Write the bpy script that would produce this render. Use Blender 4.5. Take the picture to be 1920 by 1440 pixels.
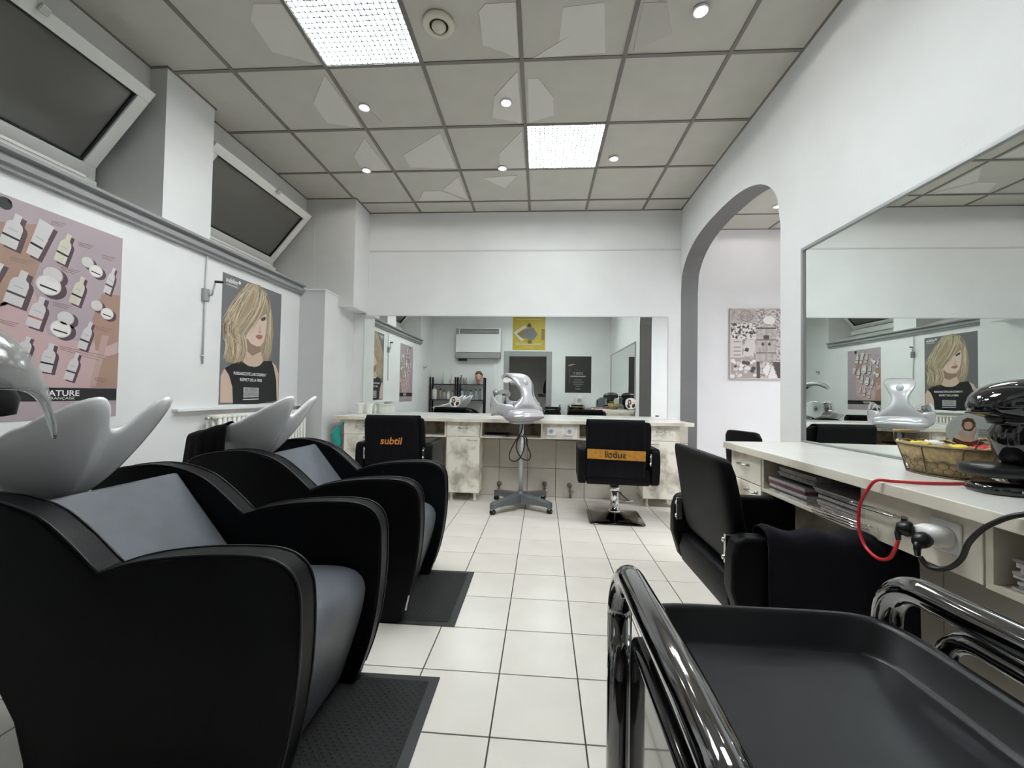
import bpy, bmesh, math, random
from mathutils import Vector, Matrix
R = math.radians
random.seed(7)
for o in list(bpy.data.objects): bpy.data.objects.remove(o, do_unlink=True)
SC = bpy.context.scene
COL = SC.collection

# ------------------------------------------------------------------ camera
FPX = 782.07                      # focal length in pixels of the 1920 x 1440 frame
CAM = Vector((0.0, 0.0, 1.0687))
CX = Vector((0.99768, 0.065984, 0.016763))
CF = Vector((-0.066384, 0.997493, 0.024523))
CU = Vector((-0.015103, -0.025579, 0.999559))
cam_d = bpy.data.cameras.new('camera'); cam = bpy.data.objects.new('camera', cam_d); COL.objects.link(cam)
cam_d.sensor_fit = 'HORIZONTAL'; cam_d.sensor_width = 36.0; cam_d.lens = FPX / 1920 * 36.0
cam_d.clip_start = 0.01; cam_d.clip_end = 100
M = Matrix((CX, CU, -CF)).transposed().to_4x4(); M.translation = CAM
cam.matrix_world = M
SC.camera = cam
# ------------------------------------------------------------------ world (night outside), exposure
W = bpy.data.worlds.new('night'); SC.world = W; W.use_nodes = True
W.node_tree.nodes['Background'].inputs[0].default_value = (0.02, 0.025, 0.035, 1)
W.node_tree.nodes['Background'].inputs[1].default_value = 0.3
vs = SC.view_settings
vs.view_transform = 'Standard'; vs.look = 'None'; vs.gamma = 1.0; vs.use_curve_mapping = False
vs.exposure = 0.14
PANEL_POWER = 46.0                # radiance of the fluorescent ceiling panels
SPOT_POWER = 5.6                 # watts of one recessed ceiling spot
CEIL = 3.131

def ray(x, y): return CX * ((x - 960) / FPX) + CF + CU * ((720 - y) / FPX)
def PX(x, y, v): d = ray(x, y); return CAM + d * ((v - CAM.x) / d.x)
def PY(x, y, v): d = ray(x, y); return CAM + d * ((v - CAM.y) / d.y)
def PZ(x, y, v): d = ray(x, y); return CAM + d * ((v - CAM.z) / d.z)

# ------------------------------------------------------------------ materials
MAT = {}
def mat(name, col, rough=0.5, metal=0.0, spec=0.5, noise=0.0, nscale=20.0, bump=0.0, bscale=60.0, col2=None, coat=0.0,
        trans=0.0, emit=None, estr=0.0, alpha=1.0, ramp=(0.35, 0.65), detail=4.0, sheen=0.0, ior=1.45):
    m = bpy.data.materials.new(name); m.use_nodes = True
    nt = m.node_tree; b = nt.nodes['Principled BSDF']
    b.inputs['Base Color'].default_value = (*col, 1)
    b.inputs['Roughness'].default_value = rough; b.inputs['Metallic'].default_value = metal
    b.inputs['Specular IOR Level'].default_value = spec; b.inputs['IOR'].default_value = ior
    if coat: b.inputs['Coat Weight'].default_value = coat; b.inputs['Coat Roughness'].default_value = 0.05
    if trans: b.inputs['Transmission Weight'].default_value = trans
    if sheen: b.inputs['Sheen Weight'].default_value = sheen
    if alpha < 1: b.inputs['Alpha'].default_value = alpha
    if emit: b.inputs['Emission Color'].default_value = (*emit, 1); b.inputs['Emission Strength'].default_value = estr
    if noise or col2 or bump:
        tc = nt.nodes.new('ShaderNodeTexCoord')
    if noise or col2:
        n = nt.nodes.new('ShaderNodeTexNoise'); n.inputs['Scale'].default_value = nscale; n.inputs['Detail'].default_value = detail
        nt.links.new(tc.outputs['Object'], n.inputs['Vector'])
        r = nt.nodes.new('ShaderNodeValToRGB')
        r.color_ramp.elements[0].position = ramp[0]; r.color_ramp.elements[1].position = ramp[1]
        c2 = col2 if col2 else tuple(max(0, c * (1 - noise)) for c in col)
        r.color_ramp.elements[0].color = (*c2, 1); r.color_ramp.elements[1].color = (*col, 1)
        nt.links.new(n.outputs['Fac'], r.inputs['Fac']); nt.links.new(r.outputs['Color'], b.inputs['Base Color'])
    if bump:
        n2 = nt.nodes.new('ShaderNodeTexNoise'); n2.inputs['Scale'].default_value = bscale; n2.inputs['Detail'].default_value = 3
        nt.links.new(tc.outputs['Object'], n2.inputs['Vector'])
        bp = nt.nodes.new('ShaderNodeBump'); bp.inputs['Strength'].default_value = bump; bp.inputs['Distance'].default_value = 0.004
        nt.links.new(n2.outputs['Fac'], bp.inputs['Height']); nt.links.new(bp.outputs['Normal'], b.inputs['Normal'])
    MAT[name] = m
    return m
mat('wall_white', (0.80, 0.81, 0.815), 0.55, noise=0.04, nscale=3, bump=0.15, bscale=90)
mat('wall_room', (0.81, 0.81, 0.83), 0.6, noise=0.03, nscale=3, bump=0.12, bscale=90)
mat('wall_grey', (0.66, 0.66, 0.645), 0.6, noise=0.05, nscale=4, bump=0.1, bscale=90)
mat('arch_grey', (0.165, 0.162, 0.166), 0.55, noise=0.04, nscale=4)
mat('column_grey', (0.6, 0.605, 0.61), 0.5, noise=0.03, nscale=4)
mat('ledge_grey', (0.30, 0.305, 0.31), 0.45)
mat('ceiling_tile', (0.585, 0.565, 0.515), 0.75, noise=0.05, nscale=5, bump=0.2, bscale=160)
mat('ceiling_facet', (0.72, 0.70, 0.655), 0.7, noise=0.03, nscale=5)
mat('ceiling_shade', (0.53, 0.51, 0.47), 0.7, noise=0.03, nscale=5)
mat('grid_bar', (0.20, 0.185, 0.165), 0.5)
mat('floor_tile', (0.72, 0.685, 0.63), 0.24, noise=0.06, nscale=4, spec=0.5, bump=0.03, bscale=40)
mat('grout', (0.055, 0.045, 0.04), 0.8)
mat('dado_tile', (0.66, 0.61, 0.54), 0.35, noise=0.12, nscale=5)
mat('marble', (0.93, 0.89, 0.79), 0.35, col2=(0.42, 0.37, 0.28), nscale=5.5, ramp=(0.36, 0.52), detail=7)
mat('marble_pale', (0.82, 0.77, 0.66), 0.35, col2=(0.60, 0.55, 0.45), nscale=4.5, ramp=(0.32, 0.52), detail=7)
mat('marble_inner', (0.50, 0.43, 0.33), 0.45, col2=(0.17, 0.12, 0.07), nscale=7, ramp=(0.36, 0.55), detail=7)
mat('counter_top', (0.84, 0.84, 0.80), 0.22, noise=0.08, nscale=4, spec=0.5)
mat('leather_black', (0.0035, 0.0038, 0.0048), 0.45, bump=0.12, bscale=220, spec=0.15)
mat('leather_band', (0.009, 0.0095, 0.011), 0.36, bump=0.1, bscale=220)
mat('leather_grey', (0.105, 0.115, 0.135), 0.45, noise=0.22, nscale=7, bump=0.12, bscale=200)
mat('ceramic', (0.80, 0.82, 0.84), 0.08, coat=0.6)
mat('chrome', (0.80, 0.80, 0.80), 0.07, metal=1.0)
mat('steel', (0.55, 0.55, 0.54), 0.25, metal=1.0)
mat('black_chrome', (0.20, 0.20, 0.205), 0.06, metal=1.0, coat=0.5)
mat('base_chrome', (0.13, 0.125, 0.12), 0.07, metal=1.0, coat=0.3)
mat('silver_plastic', (0.56, 0.56, 0.59), 0.24, metal=0.4, coat=0.4)
mat('silver_grey', (0.135, 0.15, 0.16), 0.35, metal=0.2)
mat('pole_grey', (0.50, 0.52, 0.56), 0.3, metal=0.3)
mat('black_plastic', (0.007, 0.007, 0.008), 0.3)
mat('tray_black', (0.0045, 0.005, 0.0065), 0.36, noise=0.3, nscale=9, spec=0.25)
mat('tray_liner', (0.010, 0.0115, 0.0155), 0.38, col2=(0.005, 0.0055, 0.0075), nscale=14, ramp=(.3, .75), spec=0.35)
mat('gloss_black', (0.008, 0.008, 0.01), 0.06, coat=0.7)
mat('towel_black', (0.0035, 0.0035, 0.005), 0.95, spec=0.2, sheen=0.02, bump=0.5, bscale=500)
mat('towel_navy', (0.006, 0.0055, 0.010), 0.95, spec=0.2, sheen=0.03, bump=0.5, bscale=500)
mat('orange', (0.52, 0.24, 0.035), 0.9, noise=0.25, nscale=40)
mat('orange_ink', (0.60, 0.22, 0.05), 0.8)
mat('black_ink', (0.012, 0.011, 0.011), 0.6)
mat('white_ink', (0.80, 0.80, 0.80), 0.5)
mat('white_plastic', (0.82, 0.82, 0.82), 0.25)
mat('pvc', (0.72, 0.72, 0.69), 0.35)
mat('radiator', (0.74, 0.735, 0.68), 0.35)
mat('cream_plastic', (0.66, 0.63, 0.52), 0.4)
mat('dark', (0.02, 0.02, 0.02), 0.7)
mat('doormat', (0.022, 0.022, 0.023), 0.9, bump=1.0, bscale=350)
mat('mat_edge', (0.028, 0.028, 0.03), 0.6)
mat('teal', (0.02, 0.34, 0.29), 0.3)
mat('wax', (0.82, 0.82, 0.76), 0.45)
mat('red_cable', (0.55, 0.025, 0.03), 0.3)
mat('black_cable', (0.012, 0.012, 0.012), 0.4)
mat('burlap', (0.50, 0.385, 0.215), 0.95, col2=(0.36, 0.26, 0.13), nscale=70, bump=0.7, bscale=300)
mat('wire', (0.15, 0.11, 0.07), 0.5, metal=0.6)
mat('yellow', (0.80, 0.68, 0.04), 0.35)
mat('mirror', (0.885, 0.92, 0.895), 0.0, metal=1.0)
mat('frame_grey', (0.36, 0.37, 0.375), 0.35, metal=0.5)
mat('frame_white', (0.62, 0.63, 0.63), 0.4)
mat('brown_pipe', (0.14, 0.105, 0.08), 0.45)
mat('corridor', (0.75, 0.72, 0.70), 0.8)
mat('night', (0.05, 0.052, 0.05), 0.9)
mat('paper', (0.62, 0.60, 0.58), 0.6)
mat('window_glass', (0.20, 0.195, 0.18), 0.14, trans=0.45, spec=0.6, ior=1.5)
mat('lamp_white', (1, 1, 1), 0.5, emit=(0.965, 0.995, 1.0), estr=PANEL_POWER)
mat('lamp_next', (1, 1, 1), 0.5, emit=(0.97, 0.98, 1.0), estr=PANEL_POWER * 3.4)
mat('lamp_dim', (1, 1, 1), 0.5, emit=(0.965, 0.995, 1.0), estr=PANEL_POWER * 0.55)
mat('reflector', (0.88, 0.9, 0.9), 0.5)
mat('lamp_spot', (1, 1, 1), 0.5, emit=(1.0, 0.95, 0.9), estr=60.0)
mat('louvre', (0.66, 0.78, 0.79), 0.4, metal=0.1)
mat('skin', (0.55, 0.33, 0.24), 0.5)
mat('hair_brown', (0.17, 0.085, 0.035), 0.6, noise=0.6, nscale=60)
mat('clear', (0.70, 0.74, 0.75), 0.06, trans=0.94, ior=1.12)
mat('visor', (0.45, 0.47, 0.47), 0.12, alpha=0.42, spec=0.6)
mat('smoke_clear', (0.62, 0.64, 0.64), 0.12, trans=0.55, ior=1.2)
def flat(name, col, rough=0.45): return mat(name, col, rough)

# ------------------------------------------------------------------ mesh helpers
class B:
    def __init__(s): s.v = []; s.f = []; s.mi = []; s.sm = []; s.cur = 0; s.smooth = False
    def add(s, vs, fs):
        o = len(s.v); s.v += [tuple(v) for v in vs]
        for f in fs: s.f.append([i + o for i in f]); s.mi.append(s.cur); s.sm.append(s.smooth)
        return s
    def m(s, i, smooth=None):
        s.cur = i
        if smooth is not None: s.smooth = smooth
        return s
    def box(s, x0, x1, y0, y1, z0, z1):
        vs = [(x, y, z) for x in (x0, x1) for y in (y0, y1) for z in (z0, z1)]
        return s.add(vs, [(0, 1, 3, 2), (4, 6, 7, 5), (0, 4, 5, 1), (2, 3, 7, 6), (0, 2, 6, 4), (1, 5, 7, 3)])
    def prism(s, pts, axis, a0, a1):
        """outline pts extruded along an axis; pts are (y,z) for 'x', (x,z) for 'y', (x,y) for 'z'"""
        def P(p, a): return {'x': (a, p[0], p[1]), 'y': (p[0], a, p[1]), 'z': (p[0], p[1], a)}[axis]
        n = len(pts); area = sum(pts[i][0] * pts[(i + 1) % n][1] - pts[(i + 1) % n][0] * pts[i][1] for i in range(n))
        if (area > 0) == (axis == 'y'): pts = pts[::-1]
        vs = [P(p, a0) for p in pts] + [P(p, a1) for p in pts]
        fs = [list(range(n))[::-1], list(range(n, 2 * n))]
        for i in range(n): fs.append([i, (i + 1) % n, n + (i + 1) % n, n + i])
        return s.add(vs, fs)
    def rings(s, rr, cap=True, closed=False):
        n = len(rr[0]); vs = [p for r in rr for p in r]; fs = []
        k = len(rr)
        for i in range(k if closed else k - 1):
            j = (i + 1) % k
            for a in range(n):
                b = (a + 1) % n; fs.append([i * n + a, i * n + b, j * n + b, j * n + a])
        if cap and not closed: fs.append(list(range(n))[::-1]); fs.append([(k - 1) * n + a for a in range(n)])
        return s.add(vs, fs)
    def tube(s, pts, r, n=10, closed=False, rad=None):
        pts = [Vector(p) for p in pts]; k = len(pts); rr = []; prev = None
        for i in range(k):
            a = pts[i - 1] if (i > 0 or closed) else pts[i]; c = pts[(i + 1) % k] if (i < k - 1 or closed) else pts[i]
            t = (c - a).normalized()
            if prev is None:
                u = t.cross(Vector((0, 0, 1)))
                if u.length < 1e-3: u = t.cross(Vector((1, 0, 0)))
            else: u = prev - t * prev.dot(t)
            u.normalize(); prev = u; w = t.cross(u)
            q = rad[i] if rad else r
            rr.append([pts[i] + (u * math.cos(2 * math.pi * j / n) + w * math.sin(2 * math.pi * j / n)) * q for j in range(n)])
        return s.rings(rr, True, closed)
    def cyl(s, p0, p1, r, n=16, r2=None): return s.tube([p0, p1], r, n, rad=[r, r if r2 is None else r2])
    def lathe(s, prof, c=(0, 0, 0), n=20, sx=1, sy=1):
        rr = [[(c[0] + r * sx * math.cos(2 * math.pi * j / n), c[1] + r * sy * math.sin(2 * math.pi * j / n), c[2] + z) for j in range(n)] for r, z in prof]
        return s.rings(rr)
    def ell(s, c, rx, ry, rz, n=18, k=10):
        return s.lathe([(max(1e-4, math.sin(math.pi * i / k)), -rz * math.cos(math.pi * i / k)) for i in range(k + 1)], c, n, rx, ry)
    def quad(s, a, b, c, d): return s.add([a, b, c, d], [(0, 1, 2, 3)])
    def poly(s, pts): return s.add(pts, [list(range(len(pts)))])
    def obj(s, name, mats, parent=None, bevel=0, seg=2, smooth=None, local=False, sub=0, solid=0, recalc=True, off=-1):
        me = bpy.data.meshes.new(name)
        o = bpy.data.objects.new(name, me); COL.objects.link(o)
        org = Vector((0, 0, 0))
        if parent:
            o.parent = parent
            if not local: org = ORG.get(parent, org)
            ORG[o] = org
        me.from_pydata([tuple(Vector(v) - org) for v in s.v], [], s.f)
        for mm in (mats if isinstance(mats, (list, tuple)) else [mats]): me.materials.append(MAT[mm])
        for p, i, q in zip(me.polygons, s.mi, s.sm): p.material_index = i; p.use_smooth = q if smooth is None else smooth
        if recalc:
            b = bmesh.new(); b.from_mesh(me); bmesh.ops.recalc_face_normals(b, faces=b.faces); b.to_mesh(me); b.free()
        if solid: md = o.modifiers.new('solid', 'SOLIDIFY'); md.thickness = solid; md.offset = off
        if bevel:
            md = o.modifiers.new('bevel', 'BEVEL'); md.width = bevel; md.segments = seg; md.limit_method = 'ANGLE'; md.angle_limit = R(35)
        if sub: md = o.modifiers.new('sub', 'SUBSURF'); md.levels = sub; md.render_levels = sub
        if bevel and smooth is None:
            for p in me.polygons: p.use_smooth = True
            md = o.modifiers.new('wn', 'WEIGHTED_NORMAL'); md.keep_sharp = False
        return o
ORG = {}
def tag(o, label, cat, group=None, kind=None):
    o['label'] = label; o['category'] = cat
    if group: o['group'] = group
    if kind: o['kind'] = kind
    return o
def thing(name, label, cat, loc=(0, 0, 0), rz=0.0, group=None, kind=None):
    o = bpy.data.objects.new(name, None); COL.objects.link(o); o.empty_display_size = 0.05
    o.location = loc; o.rotation_euler = (0, 0, rz); ORG[o] = Vector(loc)
    return tag(o, label, cat, group, kind)
def struct(o, label=None, cat=None):
    o['kind'] = 'structure'
    if label: o['label'] = label
    if cat: o['category'] = cat
    return o
def share(src, name, parent, loc):
    """another piece that shares mesh data"""
    o = bpy.data.objects.new(name, src.data); COL.objects.link(o); o.parent = parent; o.location = loc
    for md in src.modifiers:
        n = o.modifiers.new(md.name, md.type)
        for a in ('width', 'segments', 'limit_method', 'angle_limit', 'keep_sharp'):
            if hasattr(md, a): setattr(n, a, getattr(md, a))
    return o
def dup(o, parent=None):
    c = o.copy(); COL.objects.link(c)
    if parent: c.parent = parent
    for ch in list(o.children): dup(ch, c)
    return c
def text(body, size, place, matname, parent, name='lettering', align='CENTER', sx=1.0, shear=0.0, bold=0.0, local=False):
    """flat lettering as a mesh; place(u, v) gives the 3D point"""
    cu = bpy.data.curves.new('t', 'FONT'); cu.body = body; cu.size = size; cu.align_x = align; cu.align_y = 'CENTER'
    cu.shear = shear; cu.offset = bold; cu.resolution_u = 3
    t = bpy.data.objects.new('t', cu); COL.objects.link(t)
    dg = bpy.context.evaluated_depsgraph_get(); me = bpy.data.meshes.new_from_object(t.evaluated_get(dg))
    bpy.data.objects.remove(t); b = B()
    b.add([place(v.co.x * sx, v.co.y) for v in me.vertices], [list(p.vertices) for p in me.polygons])
    bpy.data.meshes.remove(me); bpy.data.curves.remove(cu)
    return b.obj(name, matname, parent, local=local, recalc=False)
def ribbon(cs, us, ws, th, n=14, e=3.0):
    """loft: centre points, width directions, widths; thickness along the path normal; returns rings"""
    rr = []
    for i, c in enumerate(cs):
        c = Vector(c); a = Vector(cs[max(0, i - 1)]); d = Vector(cs[min(len(cs) - 1, i + 1)])
        t = (d - a).normalized(); u = Vector(us[i]); u = (u - t * u.dot(t)).normalized(); w = t.cross(u)
        tk = th[i] if isinstance(th, (list, tuple)) else th; ring = []
        for j in range(n):
            q = 2 * math.pi * j / n; cc, ss = math.cos(q), math.sin(q)
            f = lambda k: math.copysign(abs(k) ** (2 / e), k)
            ring.append(c + u * (f(cc) * ws[i] / 2) + w * (f(ss) * tk / 2))
        rr.append(ring)
    return rr
def smooth_pts(pts, n=4, closed=False):
    """Catmull-Rom through the points"""
    P = [Vector(p) for p in pts]; out = []; k = len(P)
    for i in range(k if closed else k - 1):
        g = lambda j: P[j % k] if closed else P[min(max(j, 0), k - 1)]
        p0, p1, p2, p3 = g(i - 1), g(i), g(i + 1), g(i + 2)
        for a in range(n):
            t = a / n
            out.append(0.5 * ((2 * p1) + (p2 - p0) * t + (2 * p0 - 5 * p1 + 4 * p2 - p3) * t * t + (3 * p1 - p0 - 3 * p2 + p3) * t ** 3))
    if not closed: out.append(P[-1])
    return out

# ================================================================== THE SETTING
XL, XR, YB, YR = -2.42, 1.53, 4.66, 0.10      # left wall, right wall, back wall, rear wall
# ---- floor with single tiles
fl = B().box(-3.0, 4.6, -1.9, 5.4, -0.10, -0.004).obj('floor', 'grout')
struct(fl, 'pale beige square floor tiles with dark joints', 'floor')
TS, TA, TX, TY = 0.29720, -0.00727, -0.13126, 2.50886
h = TS / 2 - 0.0024
tile0 = None
for c in range(-9, 7):
    for r in range(-9, 7):
        u, v = (c + 0.5) * TS, (r + 0.5) * TS
        x, y = TX + u * math.cos(TA) - v * math.sin(TA), TY + u * math.sin(TA) + v * math.cos(TA)
        if x < -2.50 or x > 1.72 or y < -0.25 or y > 4.50: continue
        if tile0 is None:
            tile0 = B().box(-h, h, -h, h, -0.010, 0.0).obj('tile', 'floor_tile', fl, bevel=0.0012, seg=1, local=True); t = tile0
        else: t = share(tile0, 'tile', fl, (0, 0, 0))
        t.location = (x, y, random.uniform(-0.0004, 0.0)); t.rotation_euler = (random.uniform(-.0008, .0008), random.uniform(-.0008, .0008), TA)
room2 = B().box(1.74, 4.6, 1.0, 5.3, -0.004, 0.0).obj('floor_next_room', 'floor_tile'); struct(room2, 'beige floor of the room behind the arch', 'floor')

# ---- ceiling: grid bars and single tiles
cl = B().box(-2.9, 1.75, -0.1, 4.75, CEIL + 0.12, CEIL + 0.16).obj('ceiling', 'dark')
struct(cl, 'suspended ceiling of square off-white tiles in a grey-brown grid', 'ceiling')
GX = [-2.0162 + 0.625 * k for k in range(6)]; GY = [2.525 + 0.625 * k for k in range(-3, 4)]
xs = [-2.535] + GX + [XR]; ys = [YR] + GY + [YB]
bw = 0.012
panels = {(1, 3): 1, (3, 5): 2}                # (column, row) of the light panels, see below
def is_panel(i, j): return (i, j) in ((2, 3), (4, 5), (4, 2))
for i in range(len(xs) - 1):
    for j in range(len(ys) - 1):
        if is_panel(i, j): continue
        x0, x1, y0, y1 = xs[i], xs[i + 1], ys[j], ys[j + 1]
        if i == 0 and y0 > 4.29: continue
        if i == 0 and y1 > 4.29: y1 = 4.29
        t = B().box(-(x1 - x0) / 2 + .004, (x1 - x0) / 2 - .004, -(y1 - y0) / 2 + .004, (y1 - y0) / 2 - .004, 0.006, 0.026).obj('tile', 'ceiling_tile', cl, local=True)
        t.location = ((x0 + x1) / 2, (y0 + y1) / 2, CEIL + random.uniform(-0.0005, 0.001)); t.rotation_euler = (random.uniform(-.002, .002), random.uniform(-.002, .002), 0)
for x in GX: B().box(x - bw, x + bw, YR, YB, CEIL - 0.001, CEIL + 0.03).obj('grid_bar', 'grid_bar', cl)
for y in GY: B().box(-2.535, XR, y - bw, y + bw, CEIL, CEIL + 0.029).obj('grid_bar', 'grid_bar', cl)
ea = 0.011
for (x0, x1, y0, y1) in ((XR - ea, XR, YR, YB), (-1.985, XR, YB - ea, YB), (-1.99, -1.99 + ea, 4.28, YB), (-2.535, -1.98, 4.29 - ea, 4.29), (-2.535, -2.535 + ea, YR, 2.48), (-2.535, -2.535 + ea, 2.87, 4.29),
                         (XL - .001, XL + ea, 2.475, 2.875), (-2.54, XL + ea, 2.48 - ea, 2.481), (-2.54, XL + ea, 2.87, 2.87 + ea)):
    B().box(x0, x1, y0, y1, CEIL - 0.002, CEIL + 0.028).obj('edge_trim', 'grid_bar', cl)
# paler and darker thin plates on some of the tiles, a few millimetres proud
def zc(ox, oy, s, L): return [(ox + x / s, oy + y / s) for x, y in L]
tile_plates = [(zc(500, 0, 3, [(325, 420), (262, 580), (340, 690), (535, 720), (500, 660)]), 0), (zc(500, 0, 3, [(405, 470), (650, 682), (588, 712), (560, 690)]), 1),
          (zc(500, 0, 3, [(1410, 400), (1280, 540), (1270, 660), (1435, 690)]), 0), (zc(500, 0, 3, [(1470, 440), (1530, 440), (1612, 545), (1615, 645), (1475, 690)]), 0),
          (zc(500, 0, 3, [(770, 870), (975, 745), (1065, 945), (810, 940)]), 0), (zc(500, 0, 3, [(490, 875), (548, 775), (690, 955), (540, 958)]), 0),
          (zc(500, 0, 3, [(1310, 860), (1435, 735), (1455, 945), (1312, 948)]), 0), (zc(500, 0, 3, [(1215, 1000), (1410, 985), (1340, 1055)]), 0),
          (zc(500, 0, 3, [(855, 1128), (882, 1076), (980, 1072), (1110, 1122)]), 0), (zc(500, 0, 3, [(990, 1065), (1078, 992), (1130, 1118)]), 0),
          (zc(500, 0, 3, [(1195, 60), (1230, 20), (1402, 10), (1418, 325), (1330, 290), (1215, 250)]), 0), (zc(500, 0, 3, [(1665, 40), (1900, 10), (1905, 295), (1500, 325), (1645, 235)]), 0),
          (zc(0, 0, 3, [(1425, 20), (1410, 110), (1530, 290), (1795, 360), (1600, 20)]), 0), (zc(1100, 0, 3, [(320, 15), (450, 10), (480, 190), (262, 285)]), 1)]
for L, k in tile_plates:
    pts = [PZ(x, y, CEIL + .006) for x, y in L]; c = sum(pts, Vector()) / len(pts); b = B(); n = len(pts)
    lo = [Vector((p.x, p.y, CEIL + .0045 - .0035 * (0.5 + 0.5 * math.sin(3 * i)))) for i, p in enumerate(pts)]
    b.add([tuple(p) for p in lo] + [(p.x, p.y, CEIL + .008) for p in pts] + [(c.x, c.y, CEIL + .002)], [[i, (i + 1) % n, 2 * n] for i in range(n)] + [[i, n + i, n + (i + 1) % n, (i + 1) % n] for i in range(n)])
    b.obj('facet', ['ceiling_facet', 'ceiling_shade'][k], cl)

# ---- left wall: lower wall, pilaster, window recesses, bulkhead, column
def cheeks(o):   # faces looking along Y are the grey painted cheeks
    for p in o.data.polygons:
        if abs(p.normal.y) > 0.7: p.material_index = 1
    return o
wl = B().box(-3.10, XL, YR - .15, 4.80, -0.05, 2.05).obj('wall_left', ['wall_white', 'wall_grey']); struct(wl, 'white left wall with high window recesses', 'wall')
def wpart(name, *a, mats=('wall_white', 'wall_grey'), ck=True):
    o = B().box(*a).obj(name, list(mats), wl)
    return cheeks(o) if ck else o
wpart('pilaster', -3.10, XL, 2.48, 2.87, 2.05, CEIL + .03)
wpart('upper_wall', -3.10, XL, YR - .15, 1.02, 2.05, CEIL + .03)
wpart('bulkhead', -3.10, -1.99, 4.29, 4.80, 1.97, CEIL + .03)
cheeks(wl)
B().box(-2.450, -2.438, 4.286, 4.2905, 2.09, CEIL).obj('seam_strip', 'frame_white', wl)
for y0, y1 in ((1.02, 2.48), (2.87, 4.29)):
    B().box(-3.10, -2.535, y0, y1, 2.96, CEIL + .03).obj('recess_header', 'wall_grey', wl)
    B().prism([(-3.10, 2.05), (XL, 2.05), (XL, 2.13), (-2.80, 2.27), (-3.10, 2.27)], 'y', y0, y1).obj('sill', 'wall_grey', wl)
col = B().box(XL - .02, -2.157, 4.02, 4.80, -.05, 2.075).obj('column', ['wall_white', 'column_grey'], wl)
for p in col.data.polygons:
    if p.normal.y < -0.7: p.material_index = 1
B().box(XL, -2.150, 4.012, 4.30, 2.075, 2.09).obj('column_cap', 'wall_white', wl)
# ledge moulding under the windows
prof = [(XL, 2.035), (-2.405, 2.03), (-2.392, 2.035), (-2.392, 2.05), (-2.372, 2.06), (-2.368, 2.085), (-2.385, 2.098), (-2.385, 2.105), (-2.352, 2.112), (-2.350, 2.128), (XL, 2.134)]
lg = B().prism(prof, 'y', 1.05, 4.02).obj('trim_1', 'ledge_grey'); struct(lg, 'grey moulded ledge running under the tilted windows', 'ledge')
# ---- back wall
bwl = B().box(-2.30, XR, YB, 4.86, -.05, CEIL + .03).obj('wall_back', 'wall_white'); struct(bwl, 'white back wall behind the wide mirror', 'wall')
B().box(-1.985, XR - .003, YB - .007, YB + .01, 2.683, 2.698).obj('ridge', 'frame_white', bwl)
# tiled base of the back wall
bs = B().box(-2.157, XR, 4.418, YB + .02, -.05, 0.79).obj('trim_2', 'grout'); struct(bs, 'taupe tiled base of the back wall under the counter', 'tiling')
tw0 = {}
for k in range(-8, 6):
    for r in range(3):
        x0, x1 = 0.180 + TS * k, 0.180 + TS * (k + 1); x0 = max(x0, -2.157); x1 = min(x1, XR)
        if x1 - x0 < .02: continue
        z0, z1 = r * TS, min((r + 1) * TS, 0.785); key = (round(x1 - x0, 3), round(z1 - z0, 3)); g = .0022
        if key not in tw0:
            tw0[key] = t = B().box(-(x1 - x0) / 2 + g, (x1 - x0) / 2 - g, -.004, .006, -(z1 - z0) / 2 + g, (z1 - z0) / 2 - g).obj('tile', 'dado_tile', bs, bevel=.001, seg=1, local=True)
        else: t = share(tw0[key], 'tile', bs, (0, 0, 0))
        t.location = ((x0 + x1) / 2, 4.4155 + random.uniform(-.0006, .0006), (z0 + z1) / 2)
# ---- right wall with the arch
A0, A1, AS, AH = 2.765, 4.675, 2.18, 0.513
arch = []
for i in range(41):
    t = -1 + 2 * i / 40; yy = (A0 + A1) / 2 + (A1 - A0) / 2 * math.copysign(abs(t) ** 0.8, t)
    q = min(1, abs((yy - (A0 + A1) / 2) / ((A1 - A0) / 2))); arch.append((yy, AS + AH * (1 - q ** 2.5) ** (1 / 2.5)))
arch = [(min(y, YB), z) for y, z in arch]
outl = [(YR - .15, -.05), (A0, -.05)] + arch + [(YB + .02, AS), (YB + .02, CEIL + .03), (YR - .15, CEIL + .03)]
wr = B().prism(outl, 'x', XR, 1.71).obj('wall_right', ['wall_white', 'arch_grey']); struct(wr, 'white right wall pierced by a tall round arch', 'wall')
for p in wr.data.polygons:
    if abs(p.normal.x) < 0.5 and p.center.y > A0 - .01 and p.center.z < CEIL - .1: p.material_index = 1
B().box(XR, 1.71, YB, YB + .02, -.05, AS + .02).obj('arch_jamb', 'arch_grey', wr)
rb = B().box(XR - .012, XR + .01, YR, 2.49, 0, .80).obj('trim_3', 'grout'); struct(rb, 'taupe tiled base of the right wall under the side counter', 'tiling')
yj = PX(1770, 1075, XR - .016).y
for k in range(-6, 8):
    for r in range(3):
        y0, y1 = max(YR, yj + TS * k), min(2.49, yj + TS * (k + 1)); z0, z1 = r * TS, min((r + 1) * TS, .795)
        if y1 - y0 < .02: continue
        B().box(XR - .018, XR - .008, y0 + .0022, y1 - .0022, z0 + .0022, z1 - .0022).obj('tile', 'dado_tile', rb)
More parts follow.
